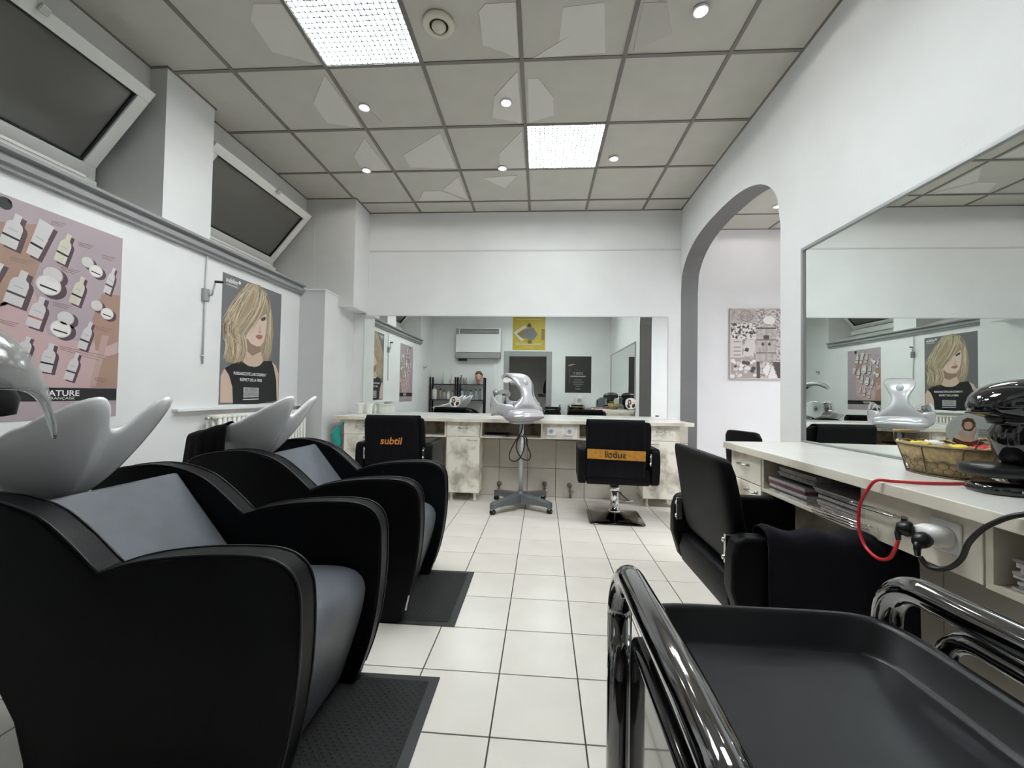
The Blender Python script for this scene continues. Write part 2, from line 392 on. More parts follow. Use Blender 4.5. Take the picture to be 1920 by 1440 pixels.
# ---- room behind the arch
w2 = B().box(1.60, 4.6, 5.235, 5.40, -.05, CEIL + .05).box(4.5, 4.6, 1.0, 5.3, -.05, CEIL + .05).box(1.70, 4.6, 0.9, 1.0, -.05, CEIL + .05).box(1.60, 1.712, YB + .02, 5.30, -.05, CEIL + .05).obj('wall_next_room', 'wall_room')
struct(w2, 'bright white wall of the next room seen through the arch', 'wall')
c2 = B().box(1.55, 4.6, 0.9, 5.4, CEIL + .12, CEIL + .16).obj('ceiling_next_room', 'dark'); struct(c2, 'tiled ceiling of the next room seen through the arch', 'ceiling')
X2 = [1.71, 2.13, 2.755, 3.38, 4.5]; Y2 = [1.0, 1.675, 2.30, 2.925, 3.55, 4.175, 4.80, 5.235]
for i in range(4):
    for j in range(7):
        if i == 2 and j == 2: continue
        B().box(X2[i] + .004, X2[i + 1] - .004, Y2[j] + .004, Y2[j + 1] - .004, CEIL + .006, CEIL + .026).obj('tile', 'ceiling_tile', c2)
for x in X2[1:-1]: B().box(x - bw, x + bw, 1.0, 5.235, CEIL, CEIL + .03).obj('grid_bar', 'grid_bar', c2)
for y in Y2[1:]: B().box(1.71, 4.5, y - bw, y + bw, CEIL, CEIL + .029).obj('grid_bar', 'grid_bar', c2)
# ---- rear wall (seen in the mirrors) with the doorway the photograph is taken from
DX0, DX1, DZ = -0.74, 0.20, 1.965
wre = B().box(-2.5, DX0, YR - .15, YR, -.05, CEIL + .03).box(DX1, XR + .05, YR - .15, YR, -.05, CEIL + .03).box(DX0, DX1, YR - .15, YR, DZ, CEIL + .03).obj('wall_rear', 'wall_white')
struct(wre, 'white rear wall with a grey-framed doorway, seen in the back mirror', 'wall')
df = thing('door_1', 'grey door frame around the dark doorway, reflected in the back mirror', 'door frame', (DX0, YR, 0), kind='structure')
B().box(DX0 - .06, DX0 + .06, YR - .16, YR + .015, 0, DZ + .055).obj('jamb', 'ledge_grey', df, bevel=.004)
B().box(DX1 - .06, DX1 + .06, YR - .16, YR + .015, 0, DZ + .055).obj('jamb', 'ledge_grey', df, bevel=.004)
B().box(DX0 + .06, DX1 - .06, YR - .16, YR + .015, DZ - .055, DZ + .055).obj('lintel', 'ledge_grey', df, bevel=.004)
cor = B().box(-1.6, 1.2, -1.45, -1.35, -.05, 2.6).box(-1.6, -1.5, -1.7, YR - .15, -.05, 2.6).box(1.1, 1.2, -1.7, YR - .15, -.05, 2.6).box(-1.6, 1.2, -1.75, YR - .15, 2.5, 2.6).obj('wall_corridor', 'corridor')
struct(cor, 'unlit corridor beyond the doorway, seen in the back mirror', 'wall')

# ---- windows: hopper sashes tilted into the room
def window(name, y0, y1, label):
    w = thing(name, label, 'window', (-2.86, (y0 + y1) / 2, 2.30), kind='structure')
    bx, bz, tx, tz = -2.845, 2.385, -2.415, 2.90          # hinge line, top line of the sash (inner face)
    d = Vector((tx - bx, 0, tz - bz)); L = d.length; d.normalize(); nrm = Vector((d.z, 0, -d.x))    # points into the room, downwards
    def P(a, y, n): q = Vector((bx, 0, bz)) + d * a + nrm * n; return (q.x, y, q.z)
    def bar(a0, a1, ya, yb, n0=-.05, n1=0.0, mm='pvc', nm='sash_rail'):
        b = B(); vs = [P(a, y, n) for a in (a0, a1) for y in (ya, yb) for n in (n0, n1)]
        b.add(vs, [(0, 1, 3, 2), (4, 6, 7, 5), (0, 4, 5, 1), (2, 3, 7, 6), (0, 2, 6, 4), (1, 5, 7, 3)])
        return b.obj(nm, mm, w, bevel=.004)
    fw = .072
    bar(0, fw, y0, y1); bar(L - fw, L, y0, y1); bar(fw, L - fw, y0, y0 + fw, nm='sash_stile'); bar(fw, L - fw, y1 - fw, y1, nm='sash_stile')
    for (a0, a1, ya, yb) in ((fw, fw + .012, y0 + fw, y1 - fw), (L - fw - .012, L - fw, y0 + fw, y1 - fw), (fw, L - fw, y0 + fw, y0 + fw + .012), (fw, L - fw, y1 - fw - .012, y1 - fw)):
        bar(a0, a1, ya, yb, -.035, -.012, 'black_plastic', 'gasket')
    bar(fw, L - fw, y0 + fw, y1 - fw, -.032, -.026, 'window_glass', 'pane')
    bar(L - .03, L + .012, (y0 + y1) / 2 - .02 + .08, (y0 + y1) / 2 + .02 + .08, 0, .02, 'steel', 'catch')
    # fixed outer frame
    B().box(-2.93, -2.80, y0 - .01, y1 + .01, 2.28, 2.36).obj('frame_rail', 'pvc', w, bevel=.004)
    B().box(-2.815, -2.79, y0 + .06, y1 - .06, 2.348, 2.366).obj('hinge_rail', 'white_plastic', w, bevel=.003)
    B().box(-2.93, -2.86, y0 - .05, y0 + .02, 2.36, 2.96).obj('frame_stile', 'pvc', w); B().box(-2.93, -2.86, y1 - .02, y1 + .05, 2.36, 2.96).obj('frame_stile', 'pvc', w)
    return w
window('window_1', 1.06, 2.405, 'large white window sash tilted inwards at the upper left corner')
window('window_2', 2.895, 4.19, 'smaller-looking white tilted window sash between the pilaster and the back corner')
ext = B().box(-3.5, -3.4, .8, 4.5, 1.9, 3.6).box(-3.45, -3.05, .8, 4.5, 3.15, 3.25).obj('wall_outside', 'night'); struct(ext, 'dark light well outside the tilted windows', 'wall')

# ================================================================== LAMPS
def panel(x0, x1, y0, y1, label, lamp='lamp_white'):
    t = thing('ceiling_panel_light', label, 'ceiling light', ((x0 + x1) / 2, (y0 + y1) / 2, CEIL), group='square fluorescent ceiling panels')
    B().box(x0 + .012, x1 - .012, y0 + .012, y1 - .012, CEIL + .013, CEIL + .018).obj('diffuser', lamp, t)
    B().box(x0 + .012, x1 - .012, y0 + .012, y1 - .012, CEIL + .019, CEIL + .07).obj('lamp_box', 'reflector', t)
    b = B(); n = 18
    for i in range(n + 1):
        x = x0 + .014 + (x1 - x0 - .028) * i / n; b.box(x - .0036, x + .0036, y0 + .014, y1 - .014, CEIL + .004, CEIL + .011)
        y = y0 + .014 + (y1 - y0 - .028) * i / n; b.box(x0 + .014, x1 - .014, y - .0036, y + .0036, CEIL + .004, CEIL + .011)
    b.obj('louvre', 'louvre', t, recalc=False)
    fb = B(); e = .012
    for a in ((x0, x1, y0, y0 + e), (x0, x1, y1 - e, y1), (x0, x0 + e, y0, y1), (x1 - e, x1, y0, y1)): fb.box(*a, CEIL + .002, CEIL + .018)
    fb.obj('housing', 'grid_bar', t)
panel(GX[1], GX[2], GY[2], GY[3], 'square louvred ceiling light nearest the camera, cut by the top edge')
panel(GX[3], GX[4], GY[4], GY[5], 'square louvred ceiling light deeper in the room, near the arch', 'lamp_dim')
panel(GX[3], GX[4], GY[1], GY[2], 'square louvred ceiling light above the doorway, behind the camera')
panel(X2[2], X2[3], Y2[2], Y2[3], 'square louvred ceiling light in the room behind the arch', 'lamp_next')
def spot(x, y, label, power=1.0, z=CEIL):
    t = thing('recessed_spotlight', label, 'spotlight', (x, y, z), group='small recessed ceiling spotlights')
    B().m(0, True).lathe([(.018, .006), (.042, .004), (.045, -.004), (.040, -.008), (.030, -.006), (.026, .004)], (x, y, z), 24).obj('bezel', 'frame_white', t)
    B().m(0, True).lathe([(.0005, -.016), (.014, -.013), (.022, -.005), (.024, .004)], (x, y, z), 20).obj('bulb', 'lamp_spot', t)
    l = bpy.data.lights.new('spot', 'SPOT'); l.energy = SPOT_POWER * power; l.spot_size = R(173); l.spot_blend = 0.15; l.shadow_soft_size = 0.03; l.color = (1, .95, .9)
    lo = bpy.data.objects.new('spot_beam', l); COL.objects.link(lo); lo.parent = t; lo.location = (0, 0, -.03)
spot(-1.30, 2.895, 'recessed spotlight nearest the left, in the second tile row'); spot(-.267, 2.889, 'recessed spotlight left of the deeper louvred light, in the second tile row')
spot(.827, 2.235, 'bright recessed spotlight at the top right of the ceiling'); spot(-1.64, 3.733, 'recessed spotlight above the far left window')
spot(-.37, 3.741, 'recessed spotlight just left of the deeper louvred ceiling light'); spot(.613, 3.623, 'recessed spotlight just right of the deeper louvred ceiling light')
spot(2.512, 4.604, 'recessed spotlight seen through the top of the arch')
sd = thing('ceiling_vent', 'round cream ceiling vent beside the near louvred light', 'vent', (-.593, 2.248, CEIL))
B().m(0, True).lathe([(.086, .004), (.090, -.004), (.082, -.016), (.062, -.022), (.054, -.018), (.052, 0)], (-.593, 2.248, CEIL), 32).obj('ring', 'cream_plastic', sd)
B().m(0, True).lathe([(.0005, -.012), (.052, -.012), (.052, .004)], (-.593, 2.248, CEIL), 32).obj('gap', 'dark', sd)
B().m(0, True).lathe([(.0005, -.030), (.034, -.028), (.040, -.020), (.040, -.010)], (-.593, 2.248, CEIL), 32).obj('centre_disc', 'cream_plastic', sd)

# ================================================================== MIRRORS
mr = thing('wall_mirror', 'wide frameless mirror filling the back wall above the counter', 'mirror', (-.3, YB, .82))
B().box(-2.020, 1.385, YB - .008, YB - .001, .828, 1.940).obj('glass', 'mirror', mr)
for a in ((-2.028, 1.393, 1.940, 1.950), (-2.028, -2.018, .828, 1.94), (1.385, 1.397, .828, 1.94), (-2.028, 1.393, .8215, .828)):
    B().box(a[0], a[1], YB - .012, YB, a[2], a[3]).obj('edge_strip', 'frame_white', mr)
m2 = thing('wall_mirror', 'large grey-framed mirror on the right wall above the side counter', 'mirror', (XR, 1.4, .82))
B().box(XR - .008, XR - .001, .24, 2.508, .832, 1.930).obj('glass', 'mirror', m2)
for a in ((.22, 2.528, 1.930, 1.948), (.22, 2.528, .8215, .832), (2.508, 2.528, .832, 1.93), (.22, .24, .832, 1.93)):
    B().box(XR - .018, XR, a[0], a[1], a[2], a[3]).obj('frame_bar', 'frame_grey', m2, bevel=.002)
def sticker(c, axis, label):
    t = thing('round_sticker', label, 'sticker', c)
    b = B(); n = 28; r = .062; pl = (lambda u, v, d: (c[0] + u, c[1] - d, c[2] + v)) if axis == 'y' else (lambda u, v, d: (c[0] - d, c[1] - u, c[2] + v))
    b.poly([pl(r * math.cos(2 * math.pi * i / n), r * math.sin(2 * math.pi * i / n), .001) for i in range(n)]).obj('disc', 'paper', t)
    def blob(L, m, d): B().poly([pl(x * r, y * r, d) for x, y in L]).obj('print', m, t)
    blob([(-.6, .3), (-.35, .75), (0, .6), (.1, .1), (-.1, -.2), (-.5, -.1)], 'black_ink', .0014)
    blob([(-.45, .35), (-.3, .5), (-.1, .4), (-.1, .1), (-.35, 0)], 'skin', .0018)
    blob([(-.75, -.2), (-.3, -.1), (-.1, -.8), (-.55, -.75)], 'black_ink', .0016)
    blob([(.25, -.1), (.7, 0), (.75, -.5), (.35, -.8), (.15, -.5)], 'black_ink', .0016)
    blob([(.3, .25), (.75, .35), (.75, .1), (.35, .05)], 'skin', .0016)
sticker(tuple(PY(853, 753, YB - .0085)), 'y', 'round photo sticker on the back mirror above the left chair')
sticker(tuple(PY(1183, 757, YB - .0085)), 'y', 'round photo sticker on the back mirror above the right chair')

# ================================================================== BACK COUNTER
CT = 0.822
YF = 4.12                                                     # cabinet fronts
bc = thing('counter_top', 'long marbled counter top along the back mirror', 'counter', (-.35, 4.35, .78))
B().box(-2.075, 1.475, 4.085, YB - .001, CT - .036, CT).obj('slab', ['counter_top', 'marble_pale'], bc, bevel=.003)
sl = bc.children[0]
for p in sl.data.polygons:
    if p.normal.z < .7: p.material_index = 1
def handle(parent, c, axis, L=.085):
    b = B().m(0, True)
    if axis == 'y':
        pts = [(c[0] - L / 2, c[1], c[2]), (c[0] - L / 2, c[1] - .022, c[2] - .002), (c[0] + L / 2, c[1] - .022, c[2] - .002), (c[0] + L / 2, c[1], c[2])]
        r = [(c[0] - L / 2 - .006, c[0] - L / 2 + .006), (c[0] + L / 2 - .006, c[0] + L / 2 + .006)]
        b.tube(pts, .0045, 8)
        for a in r: b.cyl(((a[0] + a[1]) / 2, c[1], c[2]), ((a[0] + a[1]) / 2, c[1] - .012, c[2]), .008, 10)
    else:
        pts = [(c[0], c[1] - L / 2, c[2]), (c[0] - .022, c[1] - L / 2, c[2] - .002), (c[0] - .022, c[1] + L / 2, c[2] - .002), (c[0], c[1] + L / 2, c[2])]
        b.tube(pts, .0045, 8)
        for s in (-1, 1): b.cyl((c[0], c[1] + s * L / 2, c[2]), (c[0] - .012, c[1] + s * L / 2, c[2]), .008, 10)
    return b.obj('handle', 'steel', parent)
def cabinet(x0, x1, label, hx):
    t = thing('cabinet', label, 'cabinet', ((x0 + x1) / 2, YF + .14, 0))
    B().box(x0 + .004, x1 - .004, YF + .018, 4.405, .085, CT - .037).obj('body', 'marble', t)
    d = B().box(x0 + .002, x1 - .002, YF, YF + .016, .643, CT - .040).obj('drawer_front', 'marble', t, bevel=.002)
    handle(d, (((x0 + x1) / 2), YF, .727), 'y')
    d = B().box(x0 + .002, x1 - .002, YF, YF + .016, .085, .638).obj('door', 'marble', t, bevel=.002)
    handle(d, (hx, YF, .612), 'y')
    for fx in (x0 + .05, x1 - .05):
        for fy in (YF + .05, 4.36):
            B().m(0, True).lathe([(.012, .085), (.017, .07), (.014, .02), (.022, .01), (.022, 0)], (fx, fy, 0), 14).obj('foot', 'marble_pale', t)
    return t
cabinet(-1.975, -1.64, 'marbled base cabinet at the left end of the back counter, behind the left chair', -1.72)
cabinet(-.922, -.585, 'marbled base cabinet with drawer and door left of the dryer stand', -.66)
cabinet(1.004, 1.352, 'marbled base cabinet at the right end of the back counter beside the arch', 1.10)
def shelf(x0, x1, label):
    t = thing('shelf_box', label, 'shelf', ((x0 + x1) / 2, YF + .14, .64))
    B().box(x0, x1, YF + .004, 4.405, .630, .646).obj('bottom_board', 'marble_pale', t, bevel=.001)
    B().box(x0, x0 + .018, YF + .004, 4.405, .646, CT - .037).obj('side_board', 'marble_pale', t, bevel=.001)
    B().box(x1 - .018, x1, YF + .004, 4.405, .646, CT - .037).obj('side_board', 'marble_pale', t, bevel=.001)
    B().box(x0 + .018, x1 - .018, 4.39, 4.405, .646, CT - .037).obj('back_board', 'marble_inner', t)
shelf(-1.638, -.924, 'open shelf under the back counter behind the left chair'); shelf(-.583, .036, 'open shelf under the back counter behind the dryer stand'); shelf(.378, 1.002, 'open shelf under the back counter behind the right chair')
sp = thing('socket_panel', 'marbled panel with two power sockets under the back counter', 'panel', (.207, YF, .64))
B().box(.038, .376, YF, YF + .016, .636, CT - .037).obj('board', 'marble', sp, bevel=.002)
def socket(parent, cx, cy, cz, axis='y'):
    s = .042; b = B()
    if axis == 'y': b.box(cx - s, cx + s, cy - .008, cy, cz - s, cz + s)
    else: b.box(cx - .008, cx, cy - s, cy + s, cz - s, cz + s)
    o = b.obj('socket', 'white_plastic', parent, bevel=.004)
    f = (lambda u, v, d: (cx + u, cy - d, cz + v)) if axis == 'y' else (lambda u, v, d: (cx - d, cy - u, cz + v))
    n = 20; B().poly([f(.022 * math.cos(2 * math.pi * i / n), .022 * math.sin(2 * math.pi * i / n), .0085) for i in range(n)]).obj('well', 'pole_grey', o)
    B().poly([f(.014 * math.cos(math.pi * i / 10), -.004 + .014 * math.sin(math.pi * i / 10), .009) for i in range(11)]).obj('earth_cup', 'frame_grey', o)  # darker upper half disc: shade inside the well, put into the colour
socket(sp, .118, YF, .711); socket(sp, .297, YF, .713)
# pipe valves along the tiled base
for i, (px, py) in enumerate(((936, 906), (1021, 907), (1068, 910), (1156, 912))):
    c = PY(px, py, 4.40); t = thing('pipe_valve', ['brown pipe valve left of the dryer base', 'brown pipe valve right of the dryer base', 'brown pipe valve midway between the dryer and the right chair', 'brown pipe valve behind the right chair pedestal'][i], 'valve', tuple(c), group='pipe valves on the tiled base')
    B().m(0, True).cyl(c, c + Vector((0, -.035, 0)), .026, 14, .022).obj('knob', 'brown_pipe', t)
    B().m(0, True).tube([c + Vector((0, -.02, -.02)), c + Vector((.004, -.02, -.055)), c + Vector((.008, -.02, -.07))], .011, 10).obj('stem', 'brown_pipe', t)
    B().m(0, True).cyl(c + Vector((-.02, -.02, -.062)), c + Vector((.045, -.02, -.062)), .010, 10).obj('outlet', 'steel', t)
    B().m(0, True).cyl(c + Vector((.008, -.02, -.07)), (c.x + .008, c.y - .02, .004), .012, 10).obj('pipe', 'brown_pipe', t)
# magazines in the back shelf, candles
for i in range(3):
    x0 = -.56 + .008 * i; tag(B().box(x0, x0 + .235, YF + .03, YF + .22, .6465 + .008 * i, .6535 + .008 * i).obj('magazine', ['paper', 'silver_grey', 'towel_black'][i], bevel=.001), ['grey magazine at the bottom of the small pile in the back shelf', 'blue-grey magazine in the middle of the small pile in the back shelf', 'dark magazine on top of the small pile in the back shelf'][i], 'magazine', 'magazines in the back shelf')
for i, (px, lb) in enumerate(((675, 'white pillar candle at the left end of the back counter'), (692, 'shorter-looking white candle right of the other, on the back counter'))):
    c = PZ(px, 776, CT); c.y = 4.50; c.x = PY(px, 776, 4.5).x; t = thing('candle', lb, 'candle', (c.x, c.y, CT), group='candles on the back counter')
    B().m(0, True).lathe([(.032, 0), (.034, .02), (.033, .075), (.042, .10), (.050, .118), (.044, .122), (.028, .112), (.001, .108)], (c.x, c.y, CT), 20).obj('wax', 'wax', t)
    B().m(0, True).cyl((c.x, c.y, CT + .108), (c.x + .002, c.y, CT + .124), .0015, 6).obj('wick', 'dark', t)
# teal bag hanging at the left end of the counter
b = B().m(0, True); rr = []
for i, (px, py, r1) in enumerate(((648, 793, .008), (641, 800, .022), (634, 808, .045), (634, 820, .052), (637, 830, .046), (640, 838, .02))):
    p = PY(px, py, 4.14); p.x -= .03; rr.append([(p.x + r1 * (1 + .25 * math.sin(3 * a)) * math.cos(a), 4.14 + .035 * r1 / .05 * math.sin(a), p.z + .006 * math.sin(5 * a + i)) for a in [2 * math.pi * j / 16 for j in range(16)]])
bag = thing('hanging_bag', 'crumpled teal bag hanging at the left end of the back counter', 'bag', tuple(PY(640, 838, 4.14)))
b.rings(rr).obj('bag_body', 'teal', bag, sub=1)
p = [PY(x, y, 4.13) for x, y in ((645, 792), (637, 800), (629, 812), (626, 828), (631, 838))]; B().m(0, True).tube(smooth_pts(p, 3), .008, 8).obj('strap', 'teal', bag)

# ================================================================== SIDE COUNTER (right)
XF = 1.085
sc = thing('counter_top', 'white side counter top along the right mirror', 'counter', (1.28, 1.4, .78))
B().prism([(1.045, 2.455), (XR - .0185, 2.49), (XR - .0185, .12), (1.02, .12)], 'z', CT - .036, CT).obj('slab', ['counter_top', 'marble_pale'], sc, bevel=.003)
for p in sc.children[0].data.polygons:
    if p.normal.z < .7: p.material_index = 1
dr = thing('drawer_unit', 'marbled drawer unit at the far end of the side counter', 'cabinet', (1.29, 2.27, .085))
B().box(XF + .018, XR - .02, 2.125, 2.44, .085, CT - .037).obj('body', 'marble', dr)
d = B().box(XF, XF + .016, 2.127, 2.438, .640, CT - .040).obj('drawer_front', 'marble', dr, bevel=.002); handle(d, (XF, 2.285, .722), 'x')
d = B().box(XF, XF + .016, 2.127, 2.438, .085, .635).obj('door', 'marble', dr, bevel=.002); handle(d, (XF, 2.2, .60), 'x')
for fx in (XF + .05, XR - .07):
    for fy in (2.17, 2.39): B().m(0, True).lathe([(.012, .085), (.017, .07), (.014, .02), (.022, .01), (.022, 0)], (fx, fy, 0), 14).obj('foot', 'marble_pale', dr)
def rshelf(y0, y1, label):
    t = thing('shelf_box', label, 'shelf', (1.29, (y0 + y1) / 2, .62))
    B().box(XF + .002, XR - .02, y0, y1, .618, .634).obj('bottom_board', 'marble_pale', t, bevel=.001)
    for a in (y0, y1 - .018): B().box(XF + .002, XR - .02, a, a + .018, .634, CT - .037).obj('side_board', 'marble_pale', t, bevel=.001)
    B().box(XR - .036, XR - .02, y0 + .018, y1 - .018, .634, CT - .037).obj('back_board', 'marble_inner', t)
rshelf(1.475, 2.122, 'open shelf full of magazines under the far half of the side counter'); rshelf(.42, 1.098, 'open shelf with magazines under the near end of the side counter')
op = thing('socket_panel', 'beige panel with one power socket in the side counter', 'panel', (XF, 1.29, .62))
B().box(XF, XF + .016, 1.102, 1.472, .622, CT - .037).obj('board', 'marble_pale', op, bevel=.002)
socket(op, XF, 1.19, .712, 'x')
# magazines
mcol = [(.60, .57, .56), (.35, .33, .33), (.50, .48, .50), (.66, .64, .62), (.30, .12, .15), (.44, .42, .42), (.55, .50, .50), (.25, .24, .26)]
for i, c in enumerate(mcol): mat('magazine_%d' % i, c, .4, noise=.5, nscale=25)
mat('page_edge', (.66, .64, .62), .6, noise=.35, nscale=120)
def pile(x0, y0, y1, z, n, who, grp, k0, dep=.21):
    ordn = ['bottom', 'second', 'third', 'fourth', 'fifth', 'sixth', 'seventh', 'eighth', 'ninth', 'tenth', 'eleventh', 'twelfth']
    for i in range(n):
        th = random.choice((.008, .011, .014)); dx, dy = random.uniform(-.012, .012), random.uniform(-.012, .012)
        o = B().box(x0 + dx, x0 + dx + dep, y0 + dy, y1 + dy, z + .0005, z + th).obj('magazine', ['magazine_%d' % ((i * 3 + k0) % 8), 'page_edge'], bevel=.0012); z += th
        for p in o.data.polygons:
            if abs(p.normal.z) < .5: p.material_index = 1 if (i + k0) % 3 else 0
        tag(o, '%s %s' % ((ordn[i] + ' magazine from below') if i else 'lowest magazine', who), 'magazine', grp)
pile(XF + .03, 1.512, 1.765, .634, 8, 'in the nearer pile of the far shelf', 'magazines in the far side shelf', 0)
pile(XF + .02, 1.80, 2.075, .634, 5, 'in the drawer-end pile of the far shelf', 'magazines in the far side shelf', 3)
pile(XF + .05, 1.80, 2.06, .706, 4, 'of the upper drawer-end pile in the far shelf', 'magazines in the far side shelf', 5)
pile(XF + .02, .78, 1.05, .634, 8, 'in the near shelf at the right edge', 'magazines in the near side shelf', 2)
# chrome dryer holder
hd = thing('dryer_holder', 'chrome wire hairdryer holder fixed below the side counter', 'holder', (XF, 1.33, .72))
B().box(XF - .006, XF, 1.305, 1.327, .672, .728).obj('plate', 'steel', hd, bevel=.002)
ringp = [(XF - .012, 1.325, .722), (XF - .03, 1.335, .723), (XF - .034, 1.40, .722), (XF - .03, 1.50, .718), (XF - .012, 1.515, .718), (XF + .0, 1.45, .722), (XF - .002, 1.36, .724)]
B().m(0, True).tube(smooth_pts(ringp, 4, True), .0032, 8, True).obj('ring', 'chrome', hd)
for k, (dz, dx) in enumerate(((.0, 0), (-.012, .004), (-.022, .008))):
    B().m(0, True).tube([(XF - .03 + dx, 1.42, .665 + dz), (XF - .03 + dx, 1.70, .655 + dz)], .0035, 8).obj('rail', 'chrome', hd)
B().m(0, True).tube([(XF - .03, 1.42, .665), (XF + .004, 1.42, .66)], .003, 8).obj('strut', 'chrome', hd)
# adaptor, plugs, cables
ad = thing('plug_adaptor', 'white twin plug adaptor in the side counter socket', 'adaptor', (XF - .008, 1.19, .71))
b = B().m(0, True); rr = []
for x, sy, sz in ((XF - .0085, .030, .026), (XF - .02, .034, .029), (XF - .04, .034, .027), (XF - .055, .030, .022), (XF - .060, .022, .015)):
    rr.append([(x, 1.185 + sy * math.copysign(abs(math.cos(a)) ** .7, math.cos(a)) + (XF - x) * .25, .712 + sz * math.copysign(abs(math.sin(a)) ** .7, math.sin(a))) for a in [2 * math.pi * j / 20 for j in range(20)]])
b.rings(rr).obj('shell', 'white_plastic', ad)
def plug(c, d, name, label):
    t = thing(name, label, 'plug', tuple(c)); c = Vector(c); d = Vector(d).normalized()
    B().m(0, True).tube([c, c + d * .010, c + d * .022, c + d * .034], .02, 14, rad=[.019, .021, .019, .011]).obj('body', 'black_plastic', t)
    B().m(0, True).tube([c + d * .026, c + d * .03 + Vector((0, .0, -.018)), c + d * .03 + Vector((0, -.002, -.034))], .008, 10, rad=[.010, .008, .006]).obj('sleeve', 'black_plastic', t)
plug((XF - .060, 1.222, .716), (-.8, .6, 0), 'power_plug', 'black plug of the red cable in the white adaptor')
plug((XF - .062, 1.182, .706), (-.9, -.25, -.3), 'power_plug', 'black plug of the black cable in the white adaptor')
red = [(XF - .085, 1.238, .680), (XF - .090, 1.243, .652), (XF - .085, 1.27, .618), (XF - .078, 1.32, .601), (XF - .075, 1.372, .62), (XF - .075, 1.395, .67), (XF - .074, 1.392, .735), (XF - .074, 1.362, .79), (XF - .066, 1.338, .826), (XF - .03, 1.322, .8285), (XF + .05, 1.315, .8275), (XF + .15, 1.322, .8275), (XF + .23, 1.335, .8275), (XF + .29, 1.345, .8275)]
tag(B().m(0, True).tube(smooth_pts(red, 6), .0047, 10).obj('power_cable', 'red_cable'), 'red power cable looping from the counter down to the socket', 'cable')
blk = [(XF - .09, 1.165, .664), (XF - .085, 1.145, .645), (XF - .07, 1.115, .655), (XF - .065, 1.085, .69), (XF - .078, 1.05, .745), (XF - .080, 1.0, .80), (XF - .05, .95, .836), (XF + .05, .90, .829), (XF + .15, .88, .829)]
tag(B().m(0, True).tube(smooth_pts(blk, 6), .0058, 10).obj('power_cable', 'black_cable'), 'black power cable rising from the socket onto the side counter', 'cable')
# ---- basket
bk = thing('wire_basket', 'oval wire basket with burlap lining on the side counter', 'basket', (1.36, 1.50, CT))
def oval(rx, ry, z, n=40, c=(1.362, 1.50)): return [(c[0] + rx * math.cos(2 * math.pi * i / n), c[1] + ry * math.sin(2 * math.pi * i / n), z) for i in range(n)]
RB = (.076, .112)
b = B().m(0, True).rings([oval(RB[0] * .99 - .004, RB[1] * .99 - .004, CT + .006), oval(RB[0] + .004, RB[1] + .006, CT + .04), oval(RB[0] + .018, RB[1] + .025, CT + .098)], cap=False)
b.f.append(list(range(40))[::-1]); b.mi.append(0); b.sm.append(False); b.obj('lining', 'burlap', bk, solid=.003)
b = B().m(0, True).rings([[(x + random.uniform(-.001, .001), y, z + .004 * math.sin(i * 1.9)) for i, (x, y, z) in enumerate(oval(RB[0] + k, RB[1] + k2, CT + z))] for k, k2, z in ((.014, .019, .052), (.020, .028, .075), (.026, .035, .103), (.018, .027, .107))], cap=False).obj('cuff', 'burlap', bk, solid=.002)
for z, k, k2, r in ((CT + .003, 0.002, 0.003, .003), (CT + .055, .014, .018, .0016), (CT + .099, .027, .034, .0022)): B().m(0, True).tube(oval(RB[0] + k, RB[1] + k2, z), r, 6, True).obj('hoop', 'wire', bk)
b = B().m(0, True)                                            # hexagonal chicken wire
n = 26
def ow(i, z): k = (z - CT) / .1; a = 2 * math.pi * i / n; return (1.362 + (RB[0] + .003 + .02 * k) * math.cos(a), 1.50 + (RB[1] + .004 + .026 * k) * math.sin(a), z)
for r in range(3):
    z0 = CT + .008 + r * .018
    for i in range(n):
        o = .5 if r % 2 else 0
        b.tube([ow(i + o, z0), ow(i + o + .5, z0 + .007), ow(i + o + 1, z0)], .0011, 4); b.tube([ow(i + o + .5, z0 + .007), ow(i + o + .5, z0 + .018)], .0011, 4)
b.obj('mesh_wire', 'wire', bk)
for i in range(8):
    a = 2 * math.pi * i / 8 + .2; B().m(0, True).tube([(1.362 + (RB[0] + .003) * math.cos(a), 1.50 + (RB[1] + .004) * math.sin(a), CT + .003), (1.362 + (RB[0] + .028) * math.cos(a), 1.50 + (RB[1] + .036) * math.sin(a), CT + .10)], .002, 6).obj('upright', 'wire', bk)
for s in (-1, 1):
    yc = 1.50 + s * (RB[1] + .03); pts = [(1.362 - .045, yc, CT + .098), (1.362 - .04, yc + s * .012, CT + .135), (1.362 + .04, yc + s * .012, CT + .135), (1.362 + .045, yc, CT + .098)]
    B().m(0, True).tube(pts, .0022, 6).obj('handle', 'wire', bk); B().m(0, True).tube([pts[1], pts[2]], .006, 10).obj('grip', 'burlap', bk)
pc = PY(1815, 822, 1.46)
cd = thing('round_card', 'round card with a photo of a woman, standing in the basket', 'card', (pc.x, 1.46, .90))
rc = .056; n = 36
ux = Vector((.80, -.60, 0)).normalized(); cn = Vector((-.60, -.80, .12)).normalized(); cc = Vector((pc.x + .012, 1.465, .972))
cp = lambda u, v, d=0: tuple(cc + ux * u + Vector((0.03, .06, 1)).normalized() * v + cn * d)
b = B().poly([cp(rc * math.cos(2 * math.pi * i / n), rc * math.sin(2 * math.pi * i / n), -.001) for i in range(n)]).obj('disc', 'paper', cd, solid=.002)
mat('card_teal', (.50, .56, .55), .5); mat('card_skin', (.60, .40, .33), .5); mat('card_red', (.14, .03, .025), .5)
B().poly([cp(rc * .9 * math.cos(2 * math.pi * i / n), rc * .9 * math.sin(2 * math.pi * i / n), .001) for i in range(n)]).obj('print', 'card_teal', cd)
